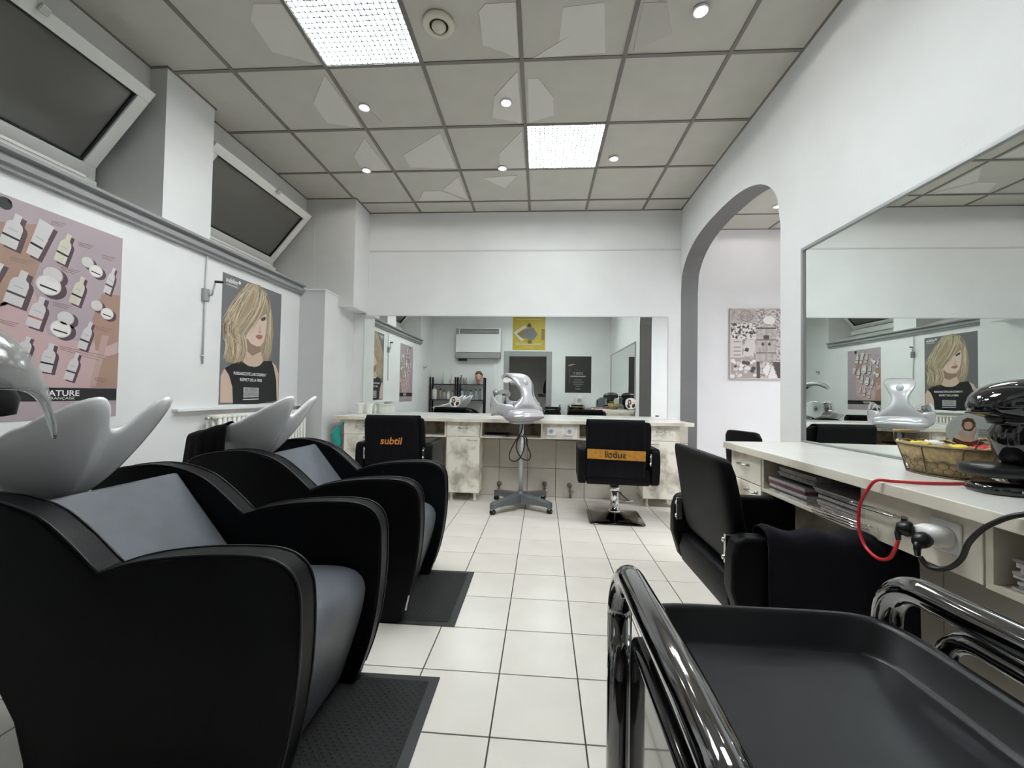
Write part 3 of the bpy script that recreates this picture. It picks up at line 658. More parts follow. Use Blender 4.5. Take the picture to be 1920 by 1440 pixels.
def cprint(L, m, d=.0016): B().poly([cp(u * rc, v * rc, d) for u, v in L]).obj('print', m, cd)
cprint([(-.35, .35), (-.3, .65), (-.1, .8), (.12, .75), (.22, .5), (.2, .2), (.0, .0), (-.25, .05)], 'hair_brown', .0014)
cprint([(-.25, .3), (-.2, .52), (-.02, .58), (.1, .45), (.08, .2), (-.08, .1), (-.22, .15)], 'card_skin', .002)
cprint([(-.5, -.1), (-.3, .1), (-.15, -.35), (.05, -.1), (.15, .25), (.25, .2), (.1, -.3), (-.05, -.65), (-.3, -.6), (-.42, -.4)], 'card_skin', .0018)
cprint([(-.75, -.62), (-.7, -.4), (-.3, -.6), (.0, -.62), (.3, -.45), (.55, -.62), (.2, -.9), (-.4, -.9)], 'card_red', .0022)
for k in range(5): cprint([(.3, .15 - .14 * k), (.85 - .03 * k, .18 - .14 * k), (.85 - .03 * k, .12 - .14 * k), (.3, .09 - .14 * k)] if k != 1 else [(.3, 0), (.7, .02), (.7, -.03), (.3, -.05)], 'frame_grey', .0016)
for i, (x, y, m, lb) in enumerate(((1.315, 1.535, 'yellow', 'yellow wrapped sweet at the left in the basket'), (1.345, 1.43, 'yellow', 'yellow wrapped sweet below the round card in the basket'), (1.41, 1.42, 'red_cable', 'red wrapped sweet at the right in the basket'), (1.39, 1.57, 'white_plastic', 'white wrapped sweet at the back of the basket'), (1.42, 1.39, 'teal', 'green wrapped sweet at the right rim of the basket'))):
    t = thing('sweet', lb, 'sweet', (x, y, CT + .085), group='sweets in the basket')
    B().m(0, True).ell((x, y, CT + .098), .022, .020, .013, 14, 8).obj('wrapper', m, t)
    for s in (-1, 1): B().m(0, True).cyl((x, y + s * .017, CT + .098), (x, y + s * .032, CT + .10), .003, 8, .009).obj('twist', m, t)
# ---- coffee machine
cm = thing('coffee_machine', 'glossy black capsule coffee machine on the side counter', 'coffee machine', (1.36, 1.22, CT))
Cx, Cy = 1.40, 1.245
def rsq(cx, cy, rx, ry, z, n=28, e=2.6, dx=0): return [(cx + dx + rx * math.copysign(abs(math.cos(a)) ** (2 / e), math.cos(a)), cy + ry * math.copysign(abs(math.sin(a)) ** (2 / e), math.sin(a)), z) for a in [2 * math.pi * i / n for i in range(n)]]
B().m(0, True).rings([rsq(1.318, 1.235, .118, .068, CT), rsq(1.318, 1.235, .122, .072, CT + .006), rsq(1.318, 1.235, .120, .070, CT + .022), rsq(1.318, 1.235, .108, .06, CT + .027)]).obj('foot', 'gloss_black', cm)
B().m(0, True).rings([rsq(1.38, 1.235, .07, .058, CT + .026), rsq(1.385, 1.235, .062, .055, CT + .05), rsq(1.385, 1.235, .062, .055, CT + .07)]).obj('stem', 'gloss_black', cm)
B().m(0, True).rings([rsq(1.296, 1.24, .10, .062, CT + .046, e=4), rsq(1.296, 1.24, .103, .065, CT + .050, e=4), rsq(1.296, 1.24, .103, .065, CT + .073, e=4), rsq(1.296, 1.24, .098, .06, CT + .076, e=4)]).obj('drip_tray', 'black_plastic', cm)
b = B().m(0, True)                                            # body: wide base, waist, domed head leaning forward
prf = [(.080, CT + .07, .02), (.096, CT + .10, .012), (.103, CT + .14, .006), (.101, CT + .165, .004), (.092, CT + .183, .004), (.090, CT + .192, .003), (.105, CT + .203, -.004), (.130, CT + .213, -.010), (.1425, CT + .224, -.012), (.144, CT + .240, -.012), (.137, CT + .262, -.010), (.118, CT + .284, -.006), (.090, CT + .300, -.002), (.05, CT + .311, 0), (.008, CT + .314, 0)]
b.rings([rsq(1.366 + dx, 1.245, r, min(.088, r * .74), z, 36, 2.2) for r, z, dx in prf]).obj('body', 'gloss_black', cm)
b = B().m(0, True)
b.rings([rsq(1.312 + dx, 1.240, r, min(.080, r * .85), z, 28, 2.4) for r, z, dx in ((.092, CT + .232, 0), (.0945, CT + .236, 0), (.092, CT + .252, .004), (.082, CT + .274, .012), (.062, CT + .293, .022), (.03, CT + .304, .032))]).obj('lid', 'gloss_black', cm)
B().box(1.205, 1.29, 1.20, 1.27, CT + .214, CT + .219).obj('spout_plate', 'black_plastic', cm, bevel=.002)
B().m(0, True).cyl((1.262, 1.245, CT + .188), (1.262, 1.245, CT + .214), .016, 14, .024).obj('spout', 'black_plastic', cm)
text('KRUPS', .012, lambda u, v: (1.262 + u * .86, 1.1648 - u * .10 + .002, CT + .014 + v), 'white_ink', cm)

# ================================================================== STYLING CHAIRS (local: seat faces +Y)
def rrect(y0, y1, z0, z1, r, n=5):
    out = []
    for cx, cz, a0 in ((y1 - r, z1 - r, 0), (y0 + r, z1 - r, 90), (y0 + r, z0 + r, 180), (y1 - r, z0 + r, 270)):
        for i in range(n + 1): a = R(a0 + 90 * i / n); out.append((cx + r * math.cos(a), cz + r * math.sin(a)))
    return out
def styling_chair(label):
    t = thing('styling_chair', label, 'chair', group='black leather styling chairs')
    for s in (-1, 1):
        L = [(-.255, .615), (-.245, .63), (-.22, .637), (.24, .632), (.272, .62), (.282, .59), (.278, .36), (.262, .335), (.23, .33), (-.20, .33), (-.235, .345), (-.27, .46), (-.268, .57)]
        B().prism(L, 'x', s * .262 if s > 0 else -.330, .330 if s > 0 else -.262).obj('armrest', 'leather_black', t, bevel=.014, seg=3, local=True)
        B().box(min(s * .262, s * .246), max(s * .262, s * .246), -.262, -.236, .50, .60).obj('bracket', 'steel', t, bevel=.002, local=True)
        for z in (.52, .58): B().m(0, True).cyl((s * .25, -.268, z), (s * .25, -.258, z), .008, 10).obj('bolt', 'chrome', t, local=True)
    B().box(-.258, .258, -.20, .27, .38, .475).obj('seat', 'leather_black', t, bevel=.025, seg=4, local=True)
    B().prism([(-.235, .335), (-.250, .40), (-.235, .462), (-.19, .475), (-.10, .44), (-.05, .335)], 'x', -.258, .258).obj('seat_rear', 'leather_black', t, bevel=.015, seg=3, local=True)
    B().box(-.255, .255, -.2, .25, .325, .385).obj('seat_base', 'leather_black', t, bevel=.006, local=True)
    # back: slab leaning backwards, lower rim curved
    b = B().m(0, True); rr = []
    for z, yb, th, w in ((.475, -.215, .045, .235), (.49, -.225, .062, .248), (.53, -.236, .070, .257), (.62, -.250, .072, .260), (.72, -.265, .070, .260), (.80, -.278, .066, .258), (.838, -.283, .058, .252), (.853, -.282, .040, .240), (.857, -.279, .016, .22)):
        ring = []
        for a in [2 * math.pi * j / 28 for j in range(28)]:
            c, q = math.cos(a), math.sin(a)
            ring.append((w * math.copysign(abs(c) ** .28, c), yb + th / 2 + th / 2 * math.copysign(abs(q) ** .5, q), z - (.03 * (1 - (c * c)) * .0)))
        rr.append(ring)
    b.rings(rr).obj('backrest', 'leather_black', t, local=True)
    # pedestal
    B().m(0, True).lathe([(.012, .22), (.012, .33)], (0, 0, 0), 14).obj('piston', 'steel', t, local=True)
    B().m(0, True).lathe([(.034, .285), (.042, .28), (.042, .235), (.036, .23), (.036, .075), (.050, .07), (.054, .06), (.048, .05), (.0005, .05)], (0, 0, 0), 24).obj('column', 'chrome', t, local=True)
    B().box(-.09, .09, -.05, .05, .305, .326).obj('mount', 'black_plastic', t, bevel=.004, local=True)
    B().m(0, True).tube([(.02, -.035, .24), (.07, -.05, .20), (.115, -.055, .165), (.13, -.055, .163)], .005, 8).obj('lever', 'black_plastic', t, local=True)
    B().m(0, True).tube([(.0, -.03, .163), (.07, -.055, .163), (.15, -.055, .163)], .006, 8).obj('pedal', 'chrome', t, local=True)
    b = B().m(0, True); rr = []; n = 40
    for s_, z, e in ((.233, .0015, 12), (.233, .008, 12), (.226, .011, 12), (.17, .016, 6), (.11, .028, 3.2), (.07, .045, 2.4), (.05, .056, 2), (.04, .058, 2)):
        rr.append([(s_ * math.copysign(abs(math.cos(a)) ** (2 / e), math.cos(a)), s_ * math.copysign(abs(math.sin(a)) ** (2 / e), math.sin(a)), z) for a in [2 * math.pi * (j + .5) / n for j in range(n)]])
    b.rings(rr).obj('base_plate', 'base_chrome', t, local=True)
    return t
ch = styling_chair('black styling chair in front of the counter, right of the dryer stand')
ch.location = (.672, 3.75, 0); ch.rotation_euler = (0, 0, R(-3))
ch2 = dup(ch); ch2.location = (-1.245, 3.75, 0); ch2.rotation_euler = (0, 0, R(3)); ch2['label'] = 'black styling chair half hidden behind the far shampoo chair'
ch3 = dup(ch); ch3.location = (.905, 1.75, 0); ch3.rotation_euler = (0, 0, R(-90)); ch3['label'] = 'black styling chair turned to the right mirror, nearest the camera'
for c_ in ch3.children:
    if c_.name.split('.')[0] in ('armrest', 'seat', 'seat_rear', 'seat_base'): c_.location.z -= .024
# towels over the chair backs: sheet following the back, hanging lower behind
def back_towel(chair, x0, x1, zlow, matn, label, wob=0.006, drop2=.60):
    t = thing('towel', label, 'towel', chair.location, chair.rotation_euler[2], group='black towels on the chairs')
    prof = [(-.185, drop2), (-.195, .70), (-.205, .80), (-.215, .845), (-.235, .866), (-.262, .870), (-.288, .862), (-.298, .84), (-.294, .80), (-.284, .72), (-.272, .62), (-.266, .54), (-.262, zlow + .05), (-.264, zlow)]
    P = smooth_pts([(0, y, z) for y, z in prof], 3); n = 26; vs = []; fs = []
    for i in range(n + 1):
        u = i / n; x = x0 + (x1 - x0) * u
        for j, p in enumerate(P):
            k = j / (len(P) - 1); w = wob * math.sin(u * 17 + k * 2) * max(0, k - .45) * 1.6
            vs.append((x + .01 * math.sin(k * 9) * (u - .5) + (.02 * k * k if u < .3 else 0) * 0, p.y - abs(w) - .001, p.z + (.006 * math.sin(u * 7) if j == len(P) - 1 else 0)))
    m = len(P)
    for i in range(n):
        for j in range(m - 1): fs.append((i * m + j, i * m + j + 1, (i + 1) * m + j + 1, (i + 1) * m + j))
    b = B().m(0, True); b.add(vs, fs)
    b.obj('cloth', matn, t, solid=.004, local=True, off=1)
    return t
tw2 = back_towel(ch2, -.235, .215, .435, 'towel_black', 'black towel with orange lettering over the back of the left chair')
text('subtil', .086, lambda u, v: (.0 + u - .02, -.285 - (v) * .10, .655 + v), 'orange_ink', tw2, shear=.18, local=True, bold=.0015)
tw1 = back_towel(ch, -.262, .205, .395, 'towel_black', 'black towel with an orange band over the back of the right chair')
B().add([(x, -.2815 - (z - .56) * .10, z - x * .02) for x, z in ((-.258, .545), (.208, .545), (.208, .627), (-.258, .627))], [(0, 1, 2, 3)]).obj('band', 'orange', tw1, local=True)
text('subtil', .080, lambda u, v: (-u - .030, -.289 - (v + .0) * .10, .587 + v - (-u) * .02), 'black_ink', tw1, local=True, shear=.1, bold=.0006)
# towel over the near armrest of the third chair
t = thing('towel', 'dark navy towel over the near armrest of the chair by the side counter', 'towel', (.905, 1.75, -.024), R(-90), group='black towels on the chairs')
vs = []; fs = []; prof = [(.252, .47), (.250, .58), (.252, .63), (.268, .648), (.30, .652), (.328, .644), (.342, .61), (.344, .50), (.346, .38), (.348, .31)]
P = smooth_pts([(x, 0, z) for x, z in prof], 3); n = 28; m = len(P)
for i in range(n + 1):
    u = i / n; y = -.165 + .455 * u
    for j, p in enumerate(P):
        k = j / (m - 1); rise = .006 * math.sin(u * 21) + (.012 * math.exp(-((u - .03) / .05) ** 2)); drop = -.045 * max(0, (u - .8) / .2) ** 2
        vs.append((p.x + (.007 * math.sin(u * 24 + 1) * max(0, k - .5)) + .002, y, p.z + rise * (1 if .2 < k < .6 else .4) + (drop if k < .7 else 0)))
for i in range(n):
    for j in range(m - 1): fs.append((i * m + j, i * m + j + 1, (i + 1) * m + j + 1, (i + 1) * m + j))
b = B().m(0, True); b.add(vs, fs); b.obj('cloth', 'towel_navy', t, solid=.005, local=True, off=1)

# ================================================================== DRYER ON STAND
DX, DY = -.165, 3.945
dy = thing('hood_dryer', 'silver hood dryer with curved arms on a grey wheeled stand', 'hair dryer', (DX, DY, 0))
bv = Vector((.63, -.776, 0)); lv = Vector((.776, .63, 0))     # back direction, left direction of the dryer
def D(a, l, z): return Vector((DX, DY, 0)) + bv * a + lv * l + Vector((0, 0, z))
# base: cross of four legs with castors
wheels = [(-.40 - DX, 3.70 - DY), (.105 - DX, 3.79 - DY), (.05 - DX, 4.25 - DY), (-.42 - DX, 4.23 - DY)]
for wx, wy in wheels:
    a = Vector((wx, wy, 0)); L = a.length; a.normalize(); w = Vector((-a.y, a.x, 0)); b = B(); rr = []
    for d, hw, z0, z1 in ((0.0, .05, .055, .138), (.06, .040, .056, .138), (L * .6, .031, .06, .122), (L * .92, .029, .058, .108), (L + .01, .026, .046, .10), (L + .022, .014, .05, .09)):
        c = Vector((DX, DY, 0)) + a * d; rr.append([tuple(c + w * s + Vector((0, 0, z))) for s, z in ((-hw, z0), (hw, z0), (hw, z1), (-hw, z1))])
    leg = b.rings(rr).obj('base_leg', 'silver_grey', dy, bevel=.008, seg=3)
    c = Vector((DX + wx, DY + wy, 0)); f = Vector((.5, .85, 0)).normalized(); s = Vector((-f.y, f.x, 0))
    for k in (-1, 1): B().m(0, True).cyl(c + s * k * .006 + Vector((0, 0, .023)), c + s * k * .018 + Vector((0, 0, .023)), .0225, 16).obj('castor_wheel', 'black_plastic', leg)
    B().m(0, True).tube([c + Vector((0, 0, .022)), c + f * -.008 + Vector((0, 0, .045)), c + Vector((0, 0, .06))], .009, 10).obj('castor_fork', 'chrome', leg)
B().m(0, True).lathe([(.055, .10), (.058, .12), (.048, .135), (.032, .14), (.028, .16), (.0215, .165)], (DX, DY, 0), 24).obj('hub', 'silver_grey', dy)
B().m(0, True).cyl((DX, DY, .11), (DX, DY, .80), .0205, 18).obj('pole', 'pole_grey', dy)
B().m(0, True).cyl((DX, DY, .72), (DX, DY, .80), .014, 14, .014).obj('inner_pole', 'chrome', dy)
# pod
def pod(a0, hw, hd, z, e=2.8, n=36): return [tuple(D(a0 + hd * math.copysign(abs(math.cos(q)) ** (2 / e), math.cos(q)), hw * math.copysign(abs(math.sin(q)) ** (2 / e), math.sin(q)), z)) for q in [2 * math.pi * i / n for i in range(n)]]
B().m(0, True).rings([pod(.0, .10, .06, .792), pod(.0, .125, .075, .797), pod(0, .13, .08, .822)]).obj('under_pod', 'silver_plastic', dy)
B().m(0, True).rings([pod(.02, .10, .07, .815), pod(.02, .155, .10, .822), pod(.03, .180, .125, .842), pod(.034, .188, .135, .868), pod(.034, .186, .134, .895), pod(.026, .176, .122, .918), pod(.012, .150, .095, .932), pod(0, .10, .06, .938)]).obj('control_pod', 'silver_plastic', dy)
b = B().m(0, True); b.tube(smooth_pts([D(.10, -.165, .862), D(.150, -.12, .866), D(.165, 0, .868), D(.150, .12, .866), D(.10, .165, .862)], 4), .020, 12).obj('bumper_bar', 'silver_plastic', dy)
B().m(0, True).ell(tuple(D(.10, -.155, .868)), .012, .012, .012).obj('knob', 'dark', dy)
# central curved spine
cs = [D(.045, 0, .90), D(.065, 0, .94), D(.080, 0, .985), D(.082, 0, 1.03), D(.072, 0, 1.08), D(.050, 0, 1.14), D(.01, 0, 1.195), D(-.04, 0, 1.235), D(-.10, 0, 1.253), D(-.165, 0, 1.262), D(-.225, 0, 1.250), D(-.27, 0, 1.225), D(-.295, 0, 1.20)]
wsz = [.36, .32, .23, .135, .105, .15, .205, .225, .205, .175, .165, .13, .04]
b = B().m(0, True); b.rings(ribbon(cs, [lv] * len(cs), wsz, [.08, .075, .06, .045, .040, .042, .044, .046, .044, .04, .034, .028, .012], 18, 3.0)).obj('spine', 'silver_plastic', dy, sub=1)
def inner(cs, ws, k, us): 
    out = []
    for i, c in enumerate(cs):
        a = Vector(cs[max(0, i - 1)]); d = Vector(cs[min(len(cs) - 1, i + 1)]); tt = (d - a).normalized(); u = Vector(us[i]).normalized(); out.append(Vector(c) + tt.cross(u).normalized() * k)
    return out
ic = inner(cs[3:], wsz[3:], -.026, [lv] * 10)
if (ic[4] - D(-.08, 0, 1.0)).length > (cs[7] - D(-.08, 0, 1.0)).length: ic = inner(cs[3:], wsz[3:], .026, [lv] * 10)
B().m(0, True).rings(ribbon(ic, [lv] * 10, [w * .86 for w in wsz[3:]], .012, 18, 3.2)).obj('spine_lining', 'chrome', dy, sub=1)
B().m(0, True).ell(tuple(D(.036, 0, 1.175)), .03, .03, .04).obj('round_emblem', 'pole_grey', dy)
B().m(0, True).tube([tuple(p + bv * .0255) for p in cs[1:4]] , .0016, 6).obj('seam', 'frame_grey', dy)
# side arms with round heads
for s in (-1, 1):
    A = [D(.05, s * .13, .90), D(.03, s * .185, .915), D(-.03, s * .21, .925), D(-.10, s * .215, .93), D(-.16, s * .21, .945), D(-.21, s * .20, .955), D(-.26, s * .175, .955), D(-.285, s * .15, .955)]
    up = Vector((0, 0, 1)); wa = [.15, .13, .11, .11, .165, .215, .19, .05]
    B().m(0, True).rings(ribbon(A, [up] * 8, wa, [.04, .04, .034, .032, .034, .034, .03, .012], 16, 2.8)).obj('side_arm', 'silver_plastic', dy, sub=1)
    I = [p - lv * s * .019 for p in A[2:]]
    B().m(0, True).rings(ribbon(I, [up] * 6, [w * .84 for w in wa[2:]], .010, 16, 2.8)).obj('arm_lining', 'chrome', dy, sub=1)
    B().m(0, True).ell(tuple(D(-.215, s * .187, .955)), .03, .03, .055).obj('heat_disc', 'black_chrome', dy)
# coiled power lead
c0 = Vector((DX, DY - .03, 0)); lead = [c0 + Vector(p) for p in ((.01, 0, .80), (.0, -.01, .72), (-.06, -.02, .62), (-.105, -.02, .52), (-.10, -.02, .46), (-.05, -.02, .445), (.0, -.02, .49), (.03, -.02, .58), (.03, -.02, .66), (-.005, -.025, .68), (-.04, -.025, .62), (-.035, -.025, .54), (.01, -.025, .475), (.07, -.025, .46), (.09, -.02, .51), (.055, -.02, .60), (.05, -.02, .66), (.02, -.02, .70))]
tagd = B().m(0, True).tube(smooth_pts(lead, 5), .0055, 8).obj('power_lead', 'black_cable', dy)

# ================================================================== SHAMPOO UNITS
ARM = [(-1.265, .004), (-1.275, .12), (-1.305, .22), (-1.36, .31), (-1.45, .41), (-1.57, .52), (-1.68, .62), (-1.715, .685), (-1.69, .732), (-1.60, .760), (-1.52, .772), (-1.445, .777), (-1.36, .768), (-1.26, .735), (-1.175, .675), (-1.092, .602)]
ARM2 = [(-1.03, .624), (-.95, .642), (-.85, .655), (-.75, .661), (-.67, .660), (-.62, .648), (-.585, .622), (-.568, .585), (-.562, .54), (-.560, .45), (-.565, .35), (-.580, .24), (-.603, .14), (-.635, .05), (-.650, .004)]
def basin_pt(th, s, off=0.0):
    """outer surface of the basin; th 0 = towards the room, s 1 = rim, 0 = bottom"""
    a = abs(math.degrees(math.atan2(math.sin(th), math.cos(th))))
    tab = [(0, .185, .930), (6, .188, .933), (11, .205, .955), (16, .250, 1.012), (20, .280, 1.034), (27, .290, 1.038), (35, .280, 1.022), (46, .262, .992), (62, .242, .948), (80, .232, .905), (100, .238, .875), (125, .262, .845), (150, .295, .825), (180, .31, .82)]
    for i in range(len(tab) - 1):
        if tab[i][0] <= a <= tab[i + 1][0]:
            k = (a - tab[i][0]) / (tab[i + 1][0] - tab[i][0]); k = k * k * (3 - 2 * k)
            r = tab[i][1] + (tab[i + 1][1] - tab[i][1]) * k; z = tab[i][2] + (tab[i + 1][2] - tab[i][2]) * k; break
    zb = .69; p = .62 if a < 60 else .62 - .2 * min(1, (a - 60) / 60)
    rr = r * max(0.02, s) ** p + off
    return Vector((-1.55 + rr * math.cos(th), rr * math.sin(th), zb + (z - zb) * s))
def shampoo(yc, dx, label, grp):
    t = thing('shampoo_chair', label, 'shampoo chair', (dx, yc, 0), group=grp)
    prof = ARM + ARM2
    for s in (-1, 1):
        y0, y1 = (s * .295, s * .220) if s < 0 else (.220, .295)
        arm = B().prism(prof, 'y', y0, y1).obj('armrest', 'leather_black', t, bevel=.010, seg=3, local=True)
        for yy in (y0 + .0045, y1 - .0045):
            B().m(0, True).tube(smooth_pts([(x, yy + (.0 if abs(yy) > .25 else 0), z + .0) for x, z in prof[7:16]], 3), .0032, 6).obj('piping', 'leather_band', arm, local=True)
            B().m(0, True).tube(smooth_pts([(x, yy, z) for x, z in [prof[15]] + ARM2[:-1]], 3), .0032, 6).obj('piping', 'leather_band', arm, local=True)
    # seat: top and front in grey leather
    sp_ = smooth_pts([(x, 0, z) for x, z in ((-1.16, .44), (-1.0, .428), (-.85, .432), (-.74, .436), (-.67, .428), (-.63, .405), (-.612, .37), (-.612, .33), (-.628, .25), (-.655, .16), (-.70, .02))], 3)
    B().m(0, False).prism([(p.x, p.z) for p in sp_] + [(-1.16, .02)], 'y', -.219, .219).obj('seat', 'leather_grey', t, bevel=.012, seg=2, local=True)
    # backrest slab
    a, c = Vector((-1.352, 0, .758)), Vector((-1.095, 0, .44)); n = Vector((-.778, 0, -.63)) * .09
    B().prism([(a.x, a.z), (c.x, c.z), (c.x + n.x, c.z + n.z), (a.x + n.x, a.z + n.z)], 'y', -.218, .218).obj('backrest', 'leather_grey', t, bevel=.014, seg=3, local=True)
    B().prism([(-1.25, .02), (-1.20, .40), (-1.43, .66), (-1.60, .66), (-1.56, .53), (-1.42, .40), (-1.30, .24)], 'y', -.218, .218).obj('body_shell', 'leather_black', t, local=True)
    # basin
    NT, NS = 72, 10; b = B().m(0, True); rr = []
    for j in range(NS + 1):
        s = (j / NS) ** 1.4; rr.append([tuple(basin_pt(2 * math.pi * i / NT, s)) for i in range(NT)])
    b.rings(rr, cap=False); b.f.append(list(range(NT))[::-1]); b.mi.append(0); b.sm.append(True)
    o = b.obj('basin', 'ceramic', t, local=True, solid=.026, sub=1)
    B().m(0, True).cyl((-1.56, 0, .62), (-1.56, 0, .70), .05, 20).obj('basin_support', 'black_plastic', t, local=True)
    B().m(0, True).cyl((-1.62, .02, .712), (-1.62, .02, .716), .022, 16).obj('drain', 'chrome', t, local=True)
    B().add([(-.608, -.297, .135), (-.600, -.2975, .135), (-.612, -.305, .070), (-.620, -.304, .072)], [(0, 1, 2, 3)]).obj('care_tag', 'white_plastic', t, local=True, solid=.001)
    return t
s1 = shampoo(1.28, -.008, 'black and grey shampoo chair with white basin nearest the camera', 'shampoo chairs')
s2 = dup(s1); s2.location = (.018, 2.205, 0); s2['label'] = 'black and grey shampoo chair further back, a black towel on its basin'
# black towel on the second basin
t = thing('towel', 'black towel draped over the rim of the far shampoo basin', 'towel', (.018, 2.205, 0), group='black towels on the chairs'); vs = []; fs = []; n = 22; m = 16
for i in range(n + 1):
    th = R(-88 - 62 * i / n)
    for j in range(m + 1):
        k = j / m
        if k < .3: p = basin_pt(th, 1 - .25 * (.3 - k) / .3, -.034); p.z += .012
        elif k < .42: p = basin_pt(th, 1, -.03 + .05 * (k - .3) / .12); p.z += .016
        else:
            q = (k - .42) / .58; p = basin_pt(th, 1, .022 + .02 * q); p.z += .014 - .25 * q * (1 - .15 * math.sin(i * .9)); p += Vector((math.cos(th), math.sin(th), 0)) * (.010 * math.sin(i * 1.3) * q)
        vs.append(tuple(p))
for i in range(n):
    for j in range(m): fs.append((i * (m + 1) + j, i * (m + 1) + j + 1, (i + 1) * (m + 1) + j + 1, (i + 1) * (m + 1) + j))
b = B().m(0, True); b.add(vs, fs); b.obj('cloth', 'towel_black', t, local=True, solid=.005, sub=1, off=1)
# floor mats
for (y0, y1, x0, x1, lb) in ((.975, 1.572, -1.15, -.356, 'black ribbed rubber mat under the nearest shampoo chair'), (1.912, 2.502, -1.12, -.372, 'black ribbed rubber mat under the far shampoo chair')):
    t = thing('floor_mat', lb, 'mat', ((x0 + x1) / 2, (y0 + y1) / 2, 0), group='black floor mats')
    B().box(x0, x1, y0, y1, .0004, .004).obj('border', 'mat_edge', t, bevel=.002, seg=1)
    B().box(x0 + .035, x1 - .035, y0 + .03, y1 - .03, .004, .0062).obj('backing', 'doormat', t)
    b = B(); nx, ny = 52, 40                                  # raised lozenges
    for i in range(nx):
        for j in range(ny):
            if (i + j) % 2: continue
            x = x0 + .04 + (x1 - x0 - .08) * (i + .5) / nx; y = y0 + .035 + (y1 - y0 - .07) * (j + .5) / ny; q = .0062
            b.add([(x - q, y, .0062), (x, y - q, .0062), (x + q, y, .0062), (x, y + q, .0062), (x, y, .0095)], [(0, 1, 4), (1, 2, 4), (2, 3, 4), (3, 0, 4)])
    o = b.obj('studs', 'doormat', t, recalc=False); o['kind'] = 'stuff'

# ================================================================== CLEAR-VISOR HOOD at the left edge
hv = thing('hood_dryer', 'hood dryer with a clear curved visor at the left edge', 'hair dryer', (-1.42, .62, 0))
hc = Vector((-.760, .45, 1.066)); n = 120; b = B().m(0, True); rr = []
for j in range(13):
    a = R(90 * (1 - j / 12)); cz = math.sin(a); cr = math.cos(a)
    ring = []
    for i in range(n):
        q = 2 * math.pi * i / n; fr = max(0, math.cos(q - R(46))); dropz = -.066 * (fr ** 13) * (j / 12) ** 2
        ring.append((hc.x + .150 * max(cr, .02) * math.cos(q), hc.y + .105 * max(cr, .02) * math.sin(q), hc.z + .100 * cz + dropz))
    rr.append(ring)
b.rings(rr, cap=False).obj('visor', 'visor', hv, solid=.003, sub=1)
B().m(0, True).tube([rr[-1][i] for i in range(n)], .0022, 8, True).obj('visor_rim', 'clear', hv)
B().m(0, True).lathe([(.001, .04), (.045, .034), (.066, .016), (.075, -.005), (.072, -.026), (.065, -.028), (.06, -.005), (.04, .015), (.001, .022)], tuple(hc + Vector((.035, -.005, -.008))), 36).obj('bowl', 'black_plastic', hv)
B().m(0, True).tube(smooth_pts([hc + Vector((.11, -.03, -.045)), hc + Vector((.10, -.05, -.075)), hc + Vector((.07, -.07, -.10)), hc + Vector((.02, -.08, -.11))], 5), .004, 10).obj('rim_loop', 'clear', hv)
B().m(0, True).ell(tuple(hc + Vector((-.17, -.01, .04))), .07, .065, .065).obj('motor', 'silver_plastic', hv)
hp = Vector((-1.00, .40, 0)); hv.location = hp
for ch_ in hv.children: ch_.location = Vector((-1.42, .62, 0)) - hp
ORG[hv] = hp
B().m(0, True).tube(smooth_pts([hc + Vector((-.17, -.01, .02)), hp + Vector((0, 0, .95)), hp + Vector((0, 0, .80))], 5), .018, 14).obj('neck', 'silver_grey', hv)
B().m(0, True).cyl(hp + Vector((0, 0, .06)), hp + Vector((0, 0, .85)), .016, 16).obj('pole', 'chrome', hv)
for i in range(5):
    a = 2 * math.pi * i / 5 + .3; e = hp + Vector((math.cos(a), math.sin(a), 0)) * .22
    B().m(0, True).tube([hp + Vector((0, 0, .085)), e + Vector((0, 0, .065))], .014, 10).obj('base_leg', 'silver_grey', hv)
    B().m(0, True).cyl(e + Vector((-.01, 0, .028)), e + Vector((.01, 0, .028)), .027, 14).obj('castor_wheel', 'black_plastic', hv)

